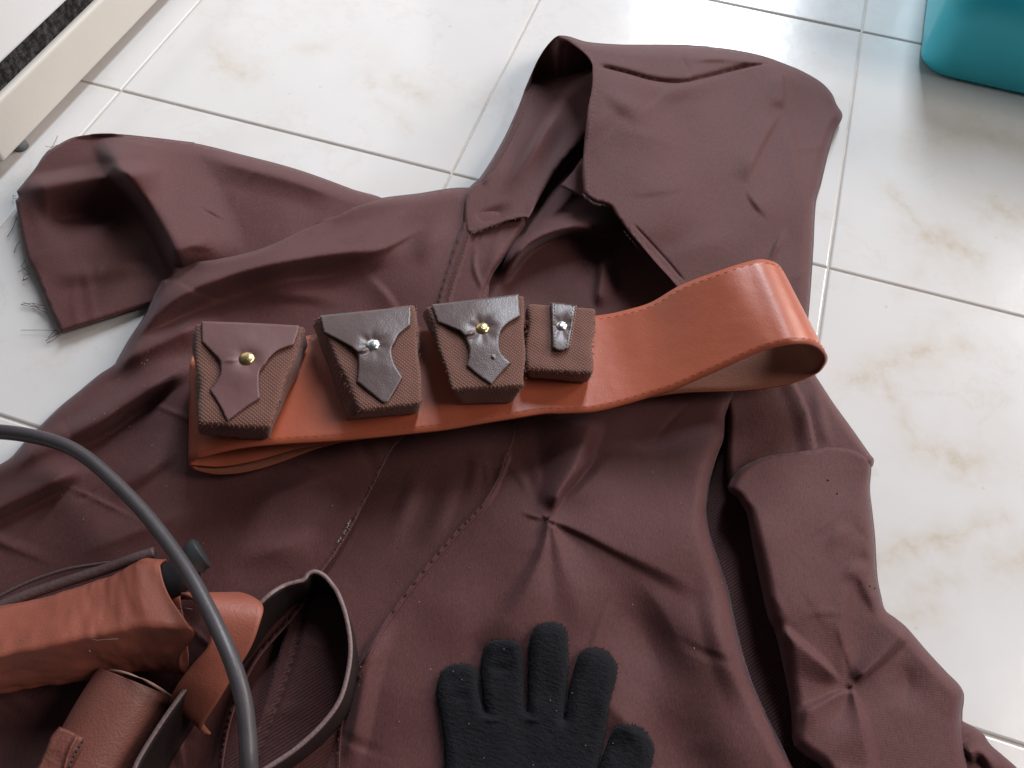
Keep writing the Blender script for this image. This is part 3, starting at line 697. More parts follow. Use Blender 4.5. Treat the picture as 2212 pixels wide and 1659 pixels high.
# cloth standing down to the floor behind the raised hood edge
def drop(name, pts, mat, z=.002):
    P = catmull(np.array([p[:3] for p in pts], float), False, 6)
    A_ = unproj(P[:, 0], P[:, 1], P[:, 2] - .0008); B_ = A_.copy(); B_[:, 2] = z
    return ribbon(name, A_, B_, mat, robe, n=60, m=5, thick=.0008)
drop('sleeve_back', [(100, 330, .018), (150, 301, .024), (185, 293, .027), (240, 290, .030), (320, 297, .022), (420, 309, .010)], M_slv)
drop('hood_back', [hl[4], hl[3], hl[2], hl[1], hl[0], (1230, 80, .058), (1267, 91, .050), (1342, 97, .034), (1400, 97, .024), (1464, 97, .016), (1533, 101, .010)], M_robe)
# raw-edged facing inside the neck
nf, Hnf, _ = sheet('neck_facing', [(1300, 330, .03, 4), (1262, 338), (1236, 372), (1212, 400, .036, 3), (1212, 400, .036, 3), (1240, 412, .036, 3), (1264, 427, .036, 3), (1290, 440, .036, 3), (1330, 440, .03, 3)], M_robe, robe, base=.034, eh=.030, r=4, noise=.001, seed=77)
# frayed and sewn details of the robe
stitches('stitching', [(1294, 150), (1286, 200), (1279, 250), (1272, 300), (1270, 350), (1271, 415)], Hh, M_fray, robe, 5, 4, .0003)
stitches('stitching', [(1348, 500), (1385, 545), (1415, 585), (1450, 630)], Hh, M_thread, robe, 5, 4, .0003)
stitches('stitching', [(1155, 172), (1140, 220), (1110, 290), (1072, 358), (1036, 396)], Hhl, M_thread, robe, 5, 4, .0003)
stitches('stitching', [(1012, 510), (1000, 550), (988, 585), (972, 640)], Hpl, M_thread, robe, 5, 4, .0003)
stitches('stitching', [(1106, 1000), (1068, 1080), (988, 1168), (908, 1264), (838, 1362), (800, 1430)], Hrf, M_thread, robe, 6, 4, .00013)
def fray(name, line, H, n, lmin, lmax, mat, spread=1.0, rad=.00022, side=0):
    P = catmull(np.array(line, float), False, 1.0); bm = bmesh.new()
    for _ in range(n):
        i = random.randrange(1, len(P) - 1); p = P[i]; d = P[min(i + 1, len(P) - 1)] - P[i - 1]; d = d / (np.hypot(*d) + 1e-9)
        nrm = np.array([-d[1], d[0]]) * (1 if side >= 0 else -1); L = random.uniform(lmin, lmax)
        h0 = float(H(np.array([p[0]]), np.array([p[1]]))[0])
        dr = nrm * random.uniform(.5, 1) + d * random.uniform(-spread, spread); bend = random.uniform(-.4, .4)
        q = [(p[0] - dr[0] * 1, p[1] - dr[1] * 1, h0 + .0003)]
        for t in (.35, .7, 1.0):
            q.append((p[0] + (dr[0] + bend * t * d[0]) * L * t, p[1] + (dr[1] + bend * t * d[1]) * L * t, max(.0008, h0 + random.uniform(-.0005, .0018) * t)))
        cord(bm, [at(*a) for a in q], rad, 3)
    return tag(bm_obj(name, bm, mat, robe), kind='stuff')
fray('frayed_edge', [(1017, 502), (1034, 497), (1068, 484), (1102, 472), (1138, 468)], Hhl, 90, 2, 7, M_fray, .8)
fray('frayed_edge', [(1212, 401), (1240, 413), (1264, 427), (1286, 438)], Hnf, 60, 2, 7, M_thread, .8)
fray('frayed_edge', [(1258, 418), (1284, 438), (1306, 442)], Hh, 50, 2, 7, M_thread, .8)
fray('frayed_edge', [(852, 961), (822, 1015), (784, 1091), (745, 1160), (705, 1222)], Hlf, 110, 2, 6, M_fray, .9)
fray('frayed_edge', [(760, 1120), (745, 1150), (728, 1175)], lambda x, y: Hlf(x - 12, y) + .001, 26, 2, 6, M_lint, 1.2, .00012)
bm = bmesh.new()
for line in ([(100, 330), (112, 318), (122, 300), (124, 293)], [(150, 301), (128, 312), (112, 318), (98, 316)], [(112, 318), (120, 332), (118, 328)], [(34, 424), (28, 422), (29, 430), (40, 428)],
             [(36, 470), (28, 492), (16, 512)], [(56, 560), (46, 575), (58, 585)], [(62, 575), (42, 586), (38, 588)], [(66, 590), (52, 596), (50, 605)], [(60, 600), (48, 606), (60, 602)],
             [(96, 660), (70, 655), (45, 657)], [(100, 668), (75, 662), (50, 653)], [(104, 678), (84, 668), (70, 655)], [(92, 660), (65, 662), (46, 658)],
             [(124, 714), (90, 713), (45, 713)], [(130, 718), (112, 728), (98, 737)], [(132, 722), (116, 734), (101, 741)], [(128, 720), (120, 712), (104, 730)], [(44, 520), (36, 530), (30, 546)]):
    cord(bm, [at(x, y, .003 + .002 * (k == 0)) for k, (x, y) in enumerate(line)], .00024, 4)
tag(bm_obj('loose_thread', bm, simple('loose_brown_thread', (0.12, 0.06, 0.055), 0.9), robe), kind='stuff')
# lint and worn holes
bm = bmesh.new()
lint = [(318, 778), (306, 784), (312, 786), (226, 894), (254, 882), (149, 901), (193, 903), (235, 937), (228, 935), (320, 760), (204, 905), (337, 865), (1192, 1215), (905, 1300), (858, 1255), (1040, 1480), (930, 1445), (780, 1440), (778, 1462), (776, 1480), (774, 1425), (180, 1122), (362, 1121), (1000, 1150), (1300, 1500), (1560, 1260), (1500, 1400)]
for k in range(16): lint.append((random.uniform(120, 760), random.uniform(800, 1180)) if k % 2 else (random.uniform(860, 1500), random.uniform(1000, 1640)))
for x, y in lint:
    Hf = Hlf if x < 760 and y < 1250 else Hrf
    h = float(Hf(np.array([x]), np.array([y]))[0]) + .0012; a = random.uniform(0, 6.28); L = random.uniform(.4, 1.6)
    cord(bm, [at(x - L * math.cos(a), y - L * math.sin(a), h), at(x, y + random.uniform(-1, 1), h + .0004), at(x + L * math.cos(a), y + L * math.sin(a), h)], .00014, 3)
tag(bm_obj('lint', bm, M_lint, robe), kind='stuff')
M_hole = simple('worn_hole', (0.012, 0.006, 0.006), 1.0)
for pts in (Z(6, (975, 1444)), Z(6, (1035, 1528)), Z(9, (1270, 528)), Z(9, (1240, 515))):
    x, y = pts[0]; ol = [(x + random.uniform(1, 4.5) * math.cos(t), y + random.uniform(1, 3.5) * math.sin(t)) for t in np.linspace(0, 6.28, 9)[:-1]]
    sheet('worn_hole', ol, M_hole, robe, base=lambda a, b: Hsr(a, b) + .0004, eh=float(Hsr(np.array([x]), np.array([y]))[0]) + .0003, r=1, noise=0, step=2, thick=0)

# ------------------------------------------------------------------ belt
belt = thing('belt', 'wide orange-brown leather belt looped at both ends lying across the robe', 'belt', tuple(at(1100, 800, .02)))
TOP = [((407, 999), (410, 784), .028, .028), ((418, 991), (420, 781), .034, .033), ((440, 985), (445, 776), .038, .036), ((515, 967), (520, 762), .043, .040), ((600, 958), (605, 742), .045, .042), ((705, 952), (680, 722), .045, .043), ((790, 945), (765, 716), .045, .043), ((877, 936), (850, 710), .045, .043),
       ((960, 927), (925, 706), .045, .043), ((1048, 912), (1010, 702), .045, .043), ((1117, 901), (1075, 700), .045, .043), ((1175, 892), (1130, 696), .044, .043), ((1225, 891), (1180, 692), .044, .043), ((1288, 887), (1240, 687), .045, .044), ((1357, 870), (1308, 679), .048, .047), ((1408, 854), (1358, 668), .052, .052),
       ((1453, 840), (1408, 652), .057, .058), ((1539, 803), (1470, 616), .068, .070), ((1631, 762), (1558, 583), .080, .083), ((1673, 748), (1612, 566), .085, .087), ((1714, 740), (1642, 560), .088, .088), ((1748, 740), (1668, 564), .085, .085), ((1770, 748), (1685, 575), .078, .078), ((1784, 762), (1698, 596), .068, .068)]
DB = .009
Sv = [np.array(at(*s, hs + DB)) for s, n, hs, hn in TOP]; Nv = [np.array(at(*n, hn + DB)) for s, n, hs, hn in TOP]
wdir = Nv[-1] - Sv[-1]; wdir0 = Nv[0] - Sv[0]
BOT = [(1788, 775, .058), (1782, 790, .046), (1764, 808, .035), (1714, 828, .027), (1659, 839, .024), (1590, 846, .023), (1453, 852, .023), (1300, 880, .022), (1150, 890, .022), (1000, 915, .022), (860, 938, .022), (760, 952, .022), (686, 970, .021), (600, 1002, .018), (532, 1021, .016), (473, 1026, .016), (428, 1018, .019), (411, 1008, .024)]
for k, (x, y, h) in enumerate(BOT):
    p = np.array(at(x, y, h + DB * (.8 if k > 6 else 1))); f = k / (len(BOT) - 1); w = wdir * (1 - f) + wdir0 * f; w = w / np.linalg.norm(w) * .064
    if k > 1: w[2] = 0
    Sv.append(p); Nv.append(p + w)
strap, SA, NB = ribbon('strap', Nv, Sv, [M_belt, M_lining], belt, n=420, m=16, thick=.0022, closed=True, mo=1)
# inner wrap seen in the left end of the loop
IN = [(416, 1003, .027), (429, 1004, .024), (480, 1006, .021), (549, 994, .023), (652, 966, .026), (760, 950, .026), (900, 930, .026)]
a = [np.array(at(x, y, h + DB)) for x, y, h in IN]; wn = wdir0 / np.linalg.norm(wdir0) * .084
ribbon('inner_wrap', [p + wn for p in a], a, [M_belt, M_belt], belt, n=80, m=8, thick=.002, mo=1)
def on_belt(t, v):    # t: station along the top band, v: 0 south edge .. 1 north edge
    i = min(int(t), len(TOP) - 2); f = t - i
    s = Sv[i] * (1 - f) + Sv[i + 1] * f; n = Nv[i] * (1 - f) + Nv[i + 1] * f
    return s * (1 - v) + n * v
bm = bmesh.new()
n = len(SA); last = int(n * (len(TOP) - .5) / len(Sv))
for v in (.045, .955):
    P = [NB[i] * (1 - v) + SA[i] * v for i in range(4, last)]
    d = np.cumsum([0] + [np.linalg.norm(P[i + 1] - P[i]) for i in range(len(P) - 1)])
    s = 0.0
    X = np.array(P)
    while s + .0036 < d[-1]:
        pts = []
        for q in (s, s + .0018, s + .0036):
            p = np.array([np.interp(q, d, X[:, k]) for k in range(3)])
            i = min(max(np.searchsorted(d, q), 1), len(P) - 1); tg = X[i] - X[i - 1]
            nr = np.cross(tg, SA[i + 4] - NB[i + 4]); nr /= np.linalg.norm(nr) + 1e-9; nr *= np.sign(nr[2] if abs(nr[2]) > .2 else nr[0])
            pts.append(p + nr * (.0003 if q == s + .0018 else -.0001))
        cord(bm, pts, .00014, 4); s += .0056
tag(bm_obj('stitching', bm, M_bthread, belt), kind='stuff')

# ------------------------------------------------------------------ pouches
def pouch(label, top, bot, ht, hb, flap, stud, srad, metal, fmat, wr, zn, parent_group='pouches on the belt', strap_style=False):
    cx = sum(p[0] for p in bot) / 4; cy = sum(p[1] for p in bot) / 4
    ht += DB; hb += DB
    t = thing('pouch', label, 'pouch', tuple(at(cx, cy, hb)), parent_group)
    bm = bmesh.new(); n = 10
    tw = [np.array(at(x, y, ht)) for x, y in top]; bw = [np.array(at(x, y, hb)) for x, y in bot]
    def grid(c, z=None):
        return [[bm.verts.new(((c[0] * (1 - i / n) + c[1] * i / n) * (1 - j / n) + (c[3] * (1 - i / n) + c[2] * i / n) * j / n)) for i in range(n + 1)] for j in range(n + 1)]
    g = grid(tw)
    for j in range(n):
        for i in range(n): bm.faces.new((g[j][i], g[j][i + 1], g[j + 1][i + 1], g[j + 1][i]))
    rim = g[0][:] + [g[j][n] for j in range(1, n + 1)] + g[n][::-1][1:] + [g[j][0] for j in range(n - 1, 0, -1)]
    prev = rim
    for lev in (.5, 1.0):
        cur = []
        for k, v in enumerate(rim):
            side, f = k // n, (k % n) / n
            b0, b1 = bw[side], bw[(side + 1) % 4]; q = np.array(v.co) * (1 - lev) + (b0 * (1 - f) + b1 * f) * lev
            cur.append(bm.verts.new(q))
        for k in range(len(rim)):
            bm.faces.new((prev[k], cur[k], cur[(k + 1) % len(rim)], prev[(k + 1) % len(rim)]))
        prev = cur
    bm.faces.new(prev)
    for v in bm.verts:
        nz = 0.0009 * math.sin(v.co.x * 210 + v.co.y * 90 + cx) * math.sin(v.co.y * 170 + cy)
        v.co += Vector((nz, nz * .6, -abs(nz)))
    body = bm_obj('body', bm, M_canvas, t, True)
    bv = body.modifiers.new('soft_edges', 'BEVEL'); bv.width = .0022; bv.segments = 3; bv.limit_method = 'ANGLE'; bv.angle_limit = math.radians(40)
    # cut edge fuzz of the canvas on the long sides
    bm = bmesh.new()
    for a_, b_ in ((0, 3), (1, 2), (3, 2)):
        for _ in range(70):
            f = random.random(); p = tw[a_] * (1 - f) + tw[b_] * f; q = bw[a_] * (1 - f) + bw[b_] * f; g_ = random.random() * .4
            p = p * (1 - g_) + q * g_; dr = p - (tw[0] + tw[1] + tw[2] + tw[3]) / 4; dr[2] *= .3; dr /= np.linalg.norm(dr)
            e = p + dr * random.uniform(.0004, .0013) + np.array([random.uniform(-.0007, .0007), random.uniform(-.0007, .0007), random.uniform(-.0003, .0005)])
            cord(bm, [p - dr * .0006, e], .00018, 3)
    tag(bm_obj('canvas_fuzz', bm, M_canvas, t), kind='stuff')
    F = Z(zn, *flap); sx, sy = Z(zn, stud)[0]
    hb_ = ht + .0012; rp = .00005 if fmat is M_flap_red else .00018
    def dimple(x, y):
        d = np.hypot(x - sx, (y - sy) * 1.15)
        an = np.arctan2(y - sy, x - sx)
        puff = .0030 * (1 - np.exp(-(d / 26) ** 2)) * np.exp(-(d / 80) ** 2)
        rip = rp * np.sin(an * 7 + cx) * np.exp(-((d - 22) / 16) ** 2)
        return puff + rip
    fo, Hf, _ = sheet('flap', [p if len(p) > 2 else p for p in F], fmat, t, base=hb_, eh=hb_ - .0003, r=3, strokes=wr, noise=.0004, nscale=50, seed=int(cx), step=2.6, thick=.0008, extra=dimple, floor=.001)
    hs = float(Hf(np.array([sx]), np.array([sy]))[0])
    bm = bmesh.new(); bmesh.ops.create_uvsphere(bm, u_segments=24, v_segments=14, radius=1)
    c = at(sx, sy, hs + .0004); r3 = srad
    for v in bm.verts:
        z = v.co.z; v.co = Vector((v.co.x * r3, v.co.y * r3, (z if z > 0 else z * .3) * r3 * .45)) + c
    st = bm_obj('stud', bm, metal, t)
    return t, Hf

tl = lambda *a: list(a)
pouch('brown canvas pouch with reddish pointed flap and gold stud, leftmost on the belt', [(422, 697), (658, 703), (583, 925), (431, 914)], [(415, 740), (668, 745), (580, 951), (430, 939)], .072, .046,
      [(225, 288), (225, 288), (640, 300), (1090, 325), (1090, 325), (1075, 400), (1040, 500), (1040, 500), (960, 525), (880, 565), (820, 625), (800, 660), (750, 715), (738, 790), (738, 880), (748, 965), (748, 965), (600, 1060), (455, 1168), (455, 1168), (390, 1040), (298, 890), (298, 890), (350, 830), (385, 760), (392, 700), (378, 625), (345, 590), (230, 468), (230, 468)],
      (625, 620), .0052, M_gold, M_flap_red, [([(478, 782), (500, 779), (525, 776)], .0010, 6, 6)], 10)
pouch('brown canvas pouch with grey-brown tie-shaped flap and silver stud, second from left', [(684, 684), (897, 655), (912, 871), (777, 888)], [(672, 700), (903, 690), (906, 893), (748, 908)], .072, .046,
      [(1268, 236), (1268, 236), (1650, 196), (2072, 155), (2072, 155), (2075, 240), (2070, 325), (2070, 325), (2010, 370), (1960, 420), (1935, 480), (1910, 525), (1915, 600), (1930, 650), (1955, 700), (2006, 780), (2006, 780), (1940, 890), (1872, 1000), (1872, 1000), (1832, 1006), (1720, 920), (1595, 820), (1595, 820), (1605, 700), (1600, 575), (1575, 545), (1540, 515), (1420, 450), (1305, 390), (1305, 390)],
      (1737, 497), .0046, M_silver, M_flap, [([(768, 760), (785, 757), (800, 750)], .0022, 5, 5), ([(772, 768), (790, 765), (806, 754)], -.001, 4, 4)], 10)
pouch('brown canvas pouch with dark tie-shaped flap and gold stud, between the silver-studded pouches', [(920, 661), (1132, 636), (1136, 833), (977, 841)], [(910, 676), (1129, 668), (1108, 872), (1000, 874)], .073, .046,
      [(262, 250), (262, 250), (640, 205), (1032, 157), (1032, 157), (1050, 355), (1050, 355), (985, 390), (930, 430), (895, 465), (872, 510), (862, 580), (868, 640), (900, 700), (968, 760), (968, 760), (880, 850), (790, 957), (790, 957), (680, 880), (570, 790), (570, 790), (590, 700), (588, 625), (530, 505), (420, 450), (318, 408), (318, 408)],
      (712, 463), .0046, M_gold, M_flap, [([(1000, 725), (1012, 722), (1030, 714)], .0024, 5, 5), ([(1004, 731), (1018, 728), (1034, 720)], -.0012, 4, 4), ([(1062, 768), (1066, 772), (1068, 776)], .0016, 3, 3)], 11)
p4, Hp4 = pouch('small square canvas pouch with narrow stitched tab and silver stud, rightmost on the belt', [(1141, 654), (1286, 665), (1280, 806), (1136, 798)], [(1136, 676), (1283, 690), (1270, 827), (1142, 817)], .066, .046,
      [(1312, 228), (1312, 228), (1430, 240), (1542, 258), (1542, 258), (1510, 450), (1478, 640), (1478, 640), (1420, 662), (1370, 658), (1326, 634), (1326, 634), (1324, 500), (1318, 360)],
      (1410, 440), .0038, M_silver, M_flap, [], 11)
for line in (Z(11, (1348, 250), (1350, 400), (1352, 560), (1356, 645)), Z(11, (1508, 262), (1496, 360), (1470, 520), (1446, 645))):
    stitches('stitching', line, Hp4, M_black, p4, 4, 3, .0003)
stitches('tab_edge', Z(11, (1540, 262), (1526, 360), (1500, 520), (1476, 640)), Hp4, M_edge, p4, 5, 1, .0004)

# ------------------------------------------------------------------ glove
glove_out = Z(8, (745, 1950), (745, 1659), (740, 1500), (722, 1380), (700, 1260), (692, 1190), (703, 1110), (738, 1040), (800, 1008), (860, 1001), (920, 1015), (948, 1045), (958, 1090), (964, 1180), (978, 1250), (992, 1302), (1000, 1306), (1000, 1306), (986, 1240), (976, 1150), (970, 1060), (980, 960), (1000, 890), (1040, 860), (1110, 850), (1180, 855), (1220, 880), (1236, 930), (1242, 1000),
    (1243, 1100), (1248, 1200), (1254, 1290), (1264, 1302), (1264, 1302), (1266, 1200), (1268, 1050), (1276, 900), (1290, 820), (1320, 770), (1370, 744), (1430, 741), (1490, 765), (1515, 810), (1522, 880), (1525, 1000), (1521, 1100), (1512, 1200), (1502, 1320), (1500, 1350), (1500, 1350), (1514, 1250), (1531, 1150), (1555, 1060), (1580, 970), (1610, 925), (1660, 904), (1720, 906), (1790, 945), (1825, 1000), (1831, 1060),
    (1815, 1130), (1790, 1220), (1770, 1330), (1755, 1450), (1738, 1540), (1715, 1640), (1690, 1740), (1690, 1740), (1722, 1640), (1740, 1580), (1765, 1520), (1800, 1430), (1840, 1392), (1900, 1383), (1970, 1400), (2030, 1450), (2060, 1530), (2052, 1620), (2000, 1760), (1900, 1950))
glove_out = [p + (float(Hrf(np.array([p[0]]), np.array([p[1]]))[0]) + .002, 24) for p in glove_out]
glove, Hg, GB = sheet('glove', glove_out, M_knit, None, base=lambda x, y: Hrf(x, y) + .0068, eh=.02, r=22,
    strokes=[([(1050, 1440), (1085, 1446), (1120, 1440)], -.0012, 18, 14), ([(1035, 1545), (1060, 1556), (1090, 1550)], .0015, 8, 8), ([(1125, 1545), (1150, 1556), (1175, 1552)], .0015, 8, 8), ([(965, 1500), (1000, 1506), (1030, 1500)], -.001, 18, 18)],
    noise=.0016, nscale=60, seed=71, step=3.2, thick=.0008)
tag(glove, 'black knitted glove lying palm down with spread fingers on the robe', 'glove')
bm = bmesh.new()
for k in range(3600):
    if k < 2000:
        i = random.randrange(len(GB)); p = GB[i]; q = GB[(i + 1) % len(GB)]; d = (q - p)[:2]; L = np.hypot(*d) + 1e-9
        nrm = np.array([d[1], -d[0]]) / L; x, y = p[:2] + d * random.random(); h = p[2] + random.uniform(.0005, .004)
        dirp = nrm * random.choice((1, 1, -.4)) + np.array([random.uniform(-.8, .8), random.uniform(-.8, .8)]); ln = random.uniform(1.5, 5.2)
    else:
        x, y = random.uniform(950, 1420), random.uniform(1345, 1659)
        if not inside(np.array([x]), np.array([y]), GB)[0]: continue
        h = float(Hg(np.array([x]), np.array([y]))[0]); dirp = np.array([random.uniform(-1, 1), random.uniform(-1, 1)]); ln = random.uniform(1, 3)
    if y > 1700: continue
    a = at(x, y, h); b_ = at(x + dirp[0] * ln, y + dirp[1] * ln, h + random.uniform(0, .0014))
    w = (b_ - a).cross(Vector((0, 0, 1))).normalized() * .00016
    v = [bm.verts.new(a - w), bm.verts.new(a + w), bm.verts.new(b_)]; bm.faces.new(v)
tag(bm_obj('fuzz', bm, M_knit, glove), kind='stuff')
bm = bmesh.new()
for x, y in Z(8, (1548, 1185), (1410, 1230), (992, 1593), (1117, 910), (852, 1105), (797, 1048), (1806, 1505), (1635, 1518), (1450, 1300), (900, 1380), (1300, 1640)):
    h = float(Hg(np.array([x]), np.array([y]))[0]) + .0008; a = random.uniform(0, 6.28)
    cord(bm, [at(x, y, h), at(x + 1.6 * math.cos(a), y + 1.2 * math.sin(a), h)], .0002, 4)
tag(bm_obj('lint', bm, M_lint, glove), kind='stuff')

# ------------------------------------------------------------------ leather gear in the near left corner
def z7(*p): return [q for q in Z(7, *p)]
def tst(rows):
    out = []
    for xa, ya, xb, yb, h, b in rows:
        a_, b_ = Z(7, (xa, ya), (xb, yb)); out.append(a_ + b_ + (h, b))
    return out
sheath = thing('sheath', 'orange-brown leather sheath with raw folded mouth lying under the curved grey tube', 'sheath', tuple(at(150, 1350, .01)))
tube_px('body', tst([(-500, 760, -500, 1300, .034, .75), (-200, 690, -200, 1260, .034, .75), (100, 615, 100, 1200, .034, .75), (400, 540, 420, 1150, .036, .75), (620, 470, 680, 1110, .037, .75), (760, 420, 860, 1090, .038, .75), (900, 352, 1000, 1100, .038, .72), (1045, 330, 1130, 1110, .038, .70)]),
        [M_sheath], sheath, seg=72, rows=90, thick=.0018, mouth=.017, wob=.0028, seed=4, tent=.8, ridge=-.45)
def band(name, rows, mat, parent, thick=.002, n=90, mo=0):
    L = [np.array(at(*Z(7, (a, b))[0], h1)) for a, b, h1, c, d, h2 in rows]; R = [np.array(at(*Z(7, (c, d))[0], h2)) for a, b, h1, c, d, h2 in rows]
    return ribbon(name, R, L, mat, parent, n=n, m=12, thick=thick, mo=mo)
band('belt_loop', [(1210, 1290, .024, 1330, 1440, .022), (1120, 1240, .030, 1300, 1420, .026), (1088, 1212, .040, 1285, 1378, .036), (1130, 1120, .050, 1380, 1230, .046), (1210, 1010, .056, 1470, 1080, .052), (1320, 870, .062, 1580, 900, .058), (1300, 720, .066, 1640, 740, .062), (1230, 620, .066, 1655, 655, .060), (1170, 585, .062, 1590, 600, .056), (1140, 578, .054, 1500, 572, .048), (1140, 600, .03, 1480, 590, .03)],
     [M_lining, M_sheath], sheath, mo=1)
# rolled thong along the far side of the sheath
for rows in ([(-300, 770), (0, 640), (200, 560), (430, 480), (650, 410), (830, 345), (968, 300)],):
    tube_px('thong', tst([(x, y - 32, x + 8, y + 32, .032, 1.0) for x, y in rows]), M_thong, sheath, seg=14, rows=60, caps=True)
tube_px('thong', tst([(x, y - 11, x + 4, y + 11, .026, 1.0) for x, y in [(-200, 690), (0, 575), (200, 480), (420, 408), (640, 372), (700, 365)]]), M_thong, sheath, seg=10, rows=50, caps=True)
bm = bmesh.new()
for ln in ([(560, 842), (610, 856), (660, 850), (745, 846)], [(120, 852), (150, 858), (170, 854)], [(775, 715), (785, 740), (800, 752)], [(560, 915), (570, 930)], [(1130, 655), (1170, 652), (1210, 660)]):
    cord(bm, [at(*Z(7, q)[0], .068) for q in ln], .00016, 4)
tag(bm_obj('frayed_crack', bm, M_fray, sheath), kind='stuff')
# black grip standing out of the sheath
grip = thing('knife_handle', 'black round handle end sticking out of the leather sheath behind the grey tube', 'handle', tuple(at(420, 1210, .03)))
tube_px('grip', tst([(820, 420, 900, 640, .036, 1), (1000, 390, 1080, 590, .038, 1), (1120, 345, 1190, 520, .040, 1), (1195, 320, 1245, 460, .041, 1)]), M_black, grip, seg=32, rows=24, caps=True)
tube_px('pommel', tst([(1185, 268, 1268, 430, .043, 1), (1200, 235, 1290, 400, .044, 1), (1225, 225, 1315, 390, .044, 1), (1250, 235, 1318, 375, .044, 1)]), simple('dark_grey_plastic', (0.035, 0.037, 0.040), .45), grip, seg=36, rows=16, caps=True)

case = thing('cylinder_case', 'brown leather cylinder with stitched cuff in the near left corner', 'case', tuple(at(200, 1600, .01)))
tube_px('body', tst([(640, 1040, 1085, 1215, .030, .9), (560, 1160, 1040, 1310, .030, .9), (480, 1290, 960, 1450, .030, .9), (390, 1450, 860, 1620, .030, .9), (270, 1660, 740, 1830, .030, .9), (150, 1880, 620, 2050, .030, .9)]),
        M_case, case, seg=48, rows=50, thick=.0016)
cuff = [p + (.049, 5) for p in Z(7, (372, 1398), (372, 1398), (440, 1420), (532, 1470), (532, 1470), (500, 1540), (440, 1659), (330, 1880), (330, 1900), (60, 1900), (230, 1659), (290, 1530), (320, 1460))]
sheet('cuff', cuff, leather('cuff_leather', (0.18, 0.058, 0.042), .55, 600, .3, 0, .15), case, base=.053, eh=.049, r=8, noise=.0012, nscale=40, seed=9, step=3.5, thick=.0016, strokes=[([(165, 1595), (150, 1625), (140, 1659)], .003, 5, 8, 's', 0)])
stitches('stitching', Z(7, (525, 1480), (490, 1540), (450, 1620), (425, 1700)), lambda x, y: np.full(np.shape(x), .0545), M_thread, case, 9, 3, .0006)
tube_px('rim', [(p[0] - 2, p[1] - 2, p[0] + 2, p[1] + 2, h, 1) for p, h in zip(Z(7, (645, 1042), (760, 1052), (880, 1092), (990, 1150), (1085, 1216)), (.034, .049, .054, .049, .034))], M_edge, case, seg=8, rows=30, caps=True)

# standing strap loop
ring_o = thing('strap_loop', 'dark brown leather strap standing on edge in a teardrop loop beside the glove', 'strap', tuple(at(640, 1450, .02)))
loop = [(1560, 690), (1620, 622), (1700, 548), (1780, 500), (1862, 474), (1905, 462), (1935, 425), (1985, 408), (2049, 436), (2105, 500), (2143, 560), (2192, 700), (2220, 880), (2206, 1050), (2152, 1236), (2040, 1393), (1880, 1542), (1708, 1660), (1500, 1790), (1250, 1960), (1000, 2020), (850, 1930), (800, 1760), (835, 1650), (880, 1562), (980, 1402), (1082, 1255), (1200, 1100), (1400, 880)]
tp, bt = [], []
for x, y in loop:
    d = Z(7, (x, y))[0]; h = .050 if y > 500 else .046
    p = np.array(at(*d, h)); q = p.copy(); c = np.array(at(600, 1480, 0)); o_ = (p - c)[:2]; q[:2] -= o_ / np.linalg.norm(o_) * .002; q[2] = .012
    tp.append(p); bt.append(q)
st_o, _, _ = ribbon('strap', bt, tp, [M_strap_shaded, M_strapedge], ring_o, n=260, m=8, thick=.0024, closed=True)
st_o.modifiers['thickness'].material_offset_rim = 1

# ------------------------------------------------------------------ curved grey tube
tube_o = tube_px('curved_tube', [(x - nx * w * 1.06, y - ny * w * 1.06, x + nx * w * 1.06, y + ny * w * 1.06, h, 1.0) for x, y, nx, ny, w, h in
    [(-330, 1010, .3, -.95, 13.5, .009), (-230, 965, .2, -.98, 13.8, .018), (-150, 943, 0, -1, 14, .027), (-60, 934, 0, -1, 14.5, .035), (0, 933, 0, -1, 14.5, .040), (69, 942, .12, -.99, 14.5, .045), (137, 961, .35, -.93, 14.8, .052), (189, 990, .53, -.85, 15, .058), (240, 1034, .68, -.73, 15.2, .064), (292, 1086, .77, -.64, 15.5, .070), (330, 1130, .8, -.6, 15.8, .074), (371, 1184, .82, -.57, 16.2, .078), (410, 1243, .85, -.52, 16.8, .082), (443, 1303, .89, -.45, 17.4, .085), (476, 1370, .93, -.37, 18, .088), (504, 1436, .95, -.3, 18.4, .089), (524, 1505, .98, -.18, 18.6, .088), (534, 1575, .995, -.08, 18.6, .086), (538, 1659, 1, 0, 18.6, .082), (537, 1780, 1, 0, 18.2, .066), (530, 1900, 1, .1, 17.5, .046), (515, 2020, 1, .15, 17, .026), (500, 2120, 1, .15, 16.5, .012)]],
    M_hose, None, seg=24, rows=160, caps=True)
tag(tube_o, 'dark grey rubber tube arching over the leather sheath in the near left corner', 'tube')

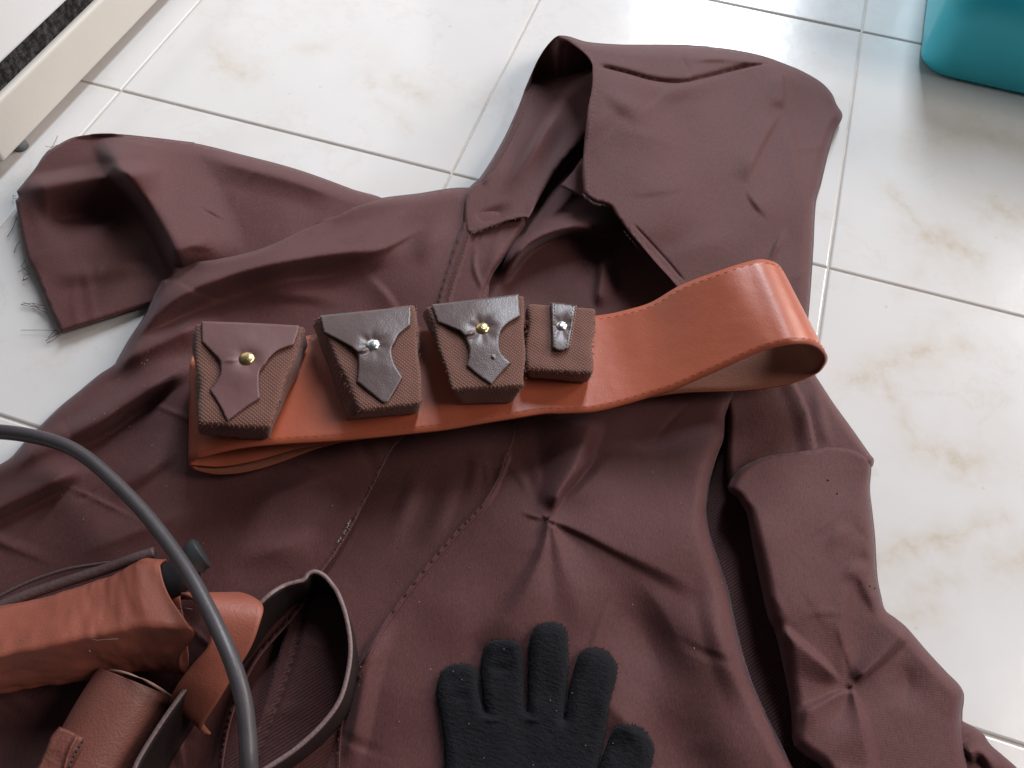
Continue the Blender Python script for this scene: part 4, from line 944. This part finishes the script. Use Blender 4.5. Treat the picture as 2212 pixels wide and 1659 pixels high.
# ------------------------------------------------------------------ teal container, far right
bin_o = thing('plastic_container', 'teal plastic container with rounded corner on the tile floor', 'container', tuple(at(2100, 150)))
c0 = at(1978, 158); e1 = (at(2212, 212) - at(2010, 166)).normalized(); e2 = Vector((-e1.y, e1.x, 0))
def rrect(inset, z, rad, k=9):
    w, d = .34 - 2 * inset, .24 - 2 * inset; out = []
    for cx_, cy_, a0 in ((w - rad, d - rad, 0), (rad, d - rad, 90), (rad, rad, 180), (w - rad, rad, 270)):
        for i in range(k):
            a = math.radians(a0 + 90 * i / (k - 1)); x, y = cx_ + rad * math.cos(a) + inset, cy_ + rad * math.sin(a) + inset
            out.append(c0 + e1 * x + e2 * y + Vector((0, 0, z)))
    return out
prof = [(.010, .0006, .024), (.004, .0012, .027), (.0015, .004, .028), (0, .010, .028), (-.001, .03, .028), (-.003, .06, .028), (-.003, .075, .028), (.002, .085, .028), (.006, .092, .028), (.006, .100, .028), (-.006, .108, .040), (-.014, .114, .044), (-.015, .120, .044), (-.012, .126, .044), (.0, .132, .04), (.02, .134, .04), (.08, .134, .03)]
bm = bmesh.new(); rings = [[bm.verts.new(p) for p in rrect(*q)] for q in prof]
for a, b_ in zip(rings[:-1], rings[1:]):
    for k in range(len(a)): bm.faces.new((a[k], a[(k + 1) % len(a)], b_[(k + 1) % len(a)], b_[k]))
bm.faces.new(rings[0][::-1]); bm.faces.new(rings[-1])
bo = bm_obj('body', bm, M_teal, bin_o)

# ------------------------------------------------------------------ white cabinet corner, far left
cab = thing('cabinet', 'white cabinet corner with cream base board, dark foam gap and grey foot by the sleeve', 'cabinet', tuple(at(30, 330)))
A0 = at(9, 352, .010); B0 = at(345, 0, .010); ex = (B0 - A0); ex.z = 0; ex.normalize(); ey = Vector((-ex.y, ex.x, 0))   # ey: into the cabinet
def box(name, x0, x1, y0, y1, z0, z1, mat, bev=.002, jitter=0, nx=1):
    bm = bmesh.new(); P = lambda x, y, z: A0 + ex * x + ey * y + Vector((0, 0, z - A0.z))
    xs = np.linspace(x0, x1, nx + 1); cols = []
    for x in xs:
        j = [random.uniform(-jitter, jitter) for _ in range(2)]
        cols.append([bm.verts.new(P(x, y0, z0 + j[0])), bm.verts.new(P(x, y1, z0)), bm.verts.new(P(x, y1, z1)), bm.verts.new(P(x, y0, z1 + j[1]))])
    for a, b_ in zip(cols[:-1], cols[1:]):
        for k in range(4): bm.faces.new((a[k], a[(k + 1) % 4], b_[(k + 1) % 4], b_[k]))
    bm.faces.new(cols[0][::-1]); bm.faces.new(cols[-1])
    o = bm_obj(name, bm, mat, cab, False)
    if bev:
        m = o.modifiers.new('edge', 'BEVEL'); m.width = bev; m.segments = 3; m.limit_method = 'ANGLE'
    return o
def hgt(px, py):
    d = np.array([(px - CX) / FPX, (py - CY) / FPX, 1.0]) @ ROT
    nn = np.array(ey); s = ((np.array(A0) - CAM) @ nn) / (d @ nn); return float((CAM + s * d)[2])
h1 = (hgt(0, 220) + hgt(213, 0)) / 2; h2 = (hgt(0, 175) + hgt(158, 0)) / 2 + .005
print('cabinet heights', h1, h2, [hgt(0, 220), hgt(213, 0), hgt(0, 175), hgt(158, 0)])
box('base_board', 0, .9, 0, .30, .010, h1, M_cream, .003)
box('foam_gap', .002, .9, .006, .30, h1 - .002, h2 + .002, M_foam, 0, .002, 120)
box('panel', .002, .9, .0015, .30, h2, h2 + .5, M_white, .003)
bm = bmesh.new()
fc = at(46, 318, 0)
bmesh.ops.create_cone(bm, cap_ends=True, segments=28, radius1=.0065, radius2=.006, depth=.012)
for v in bm.verts: v.co += fc + Vector((0, 0, .0062))
bm_obj('foot', bm, M_foot, cab)
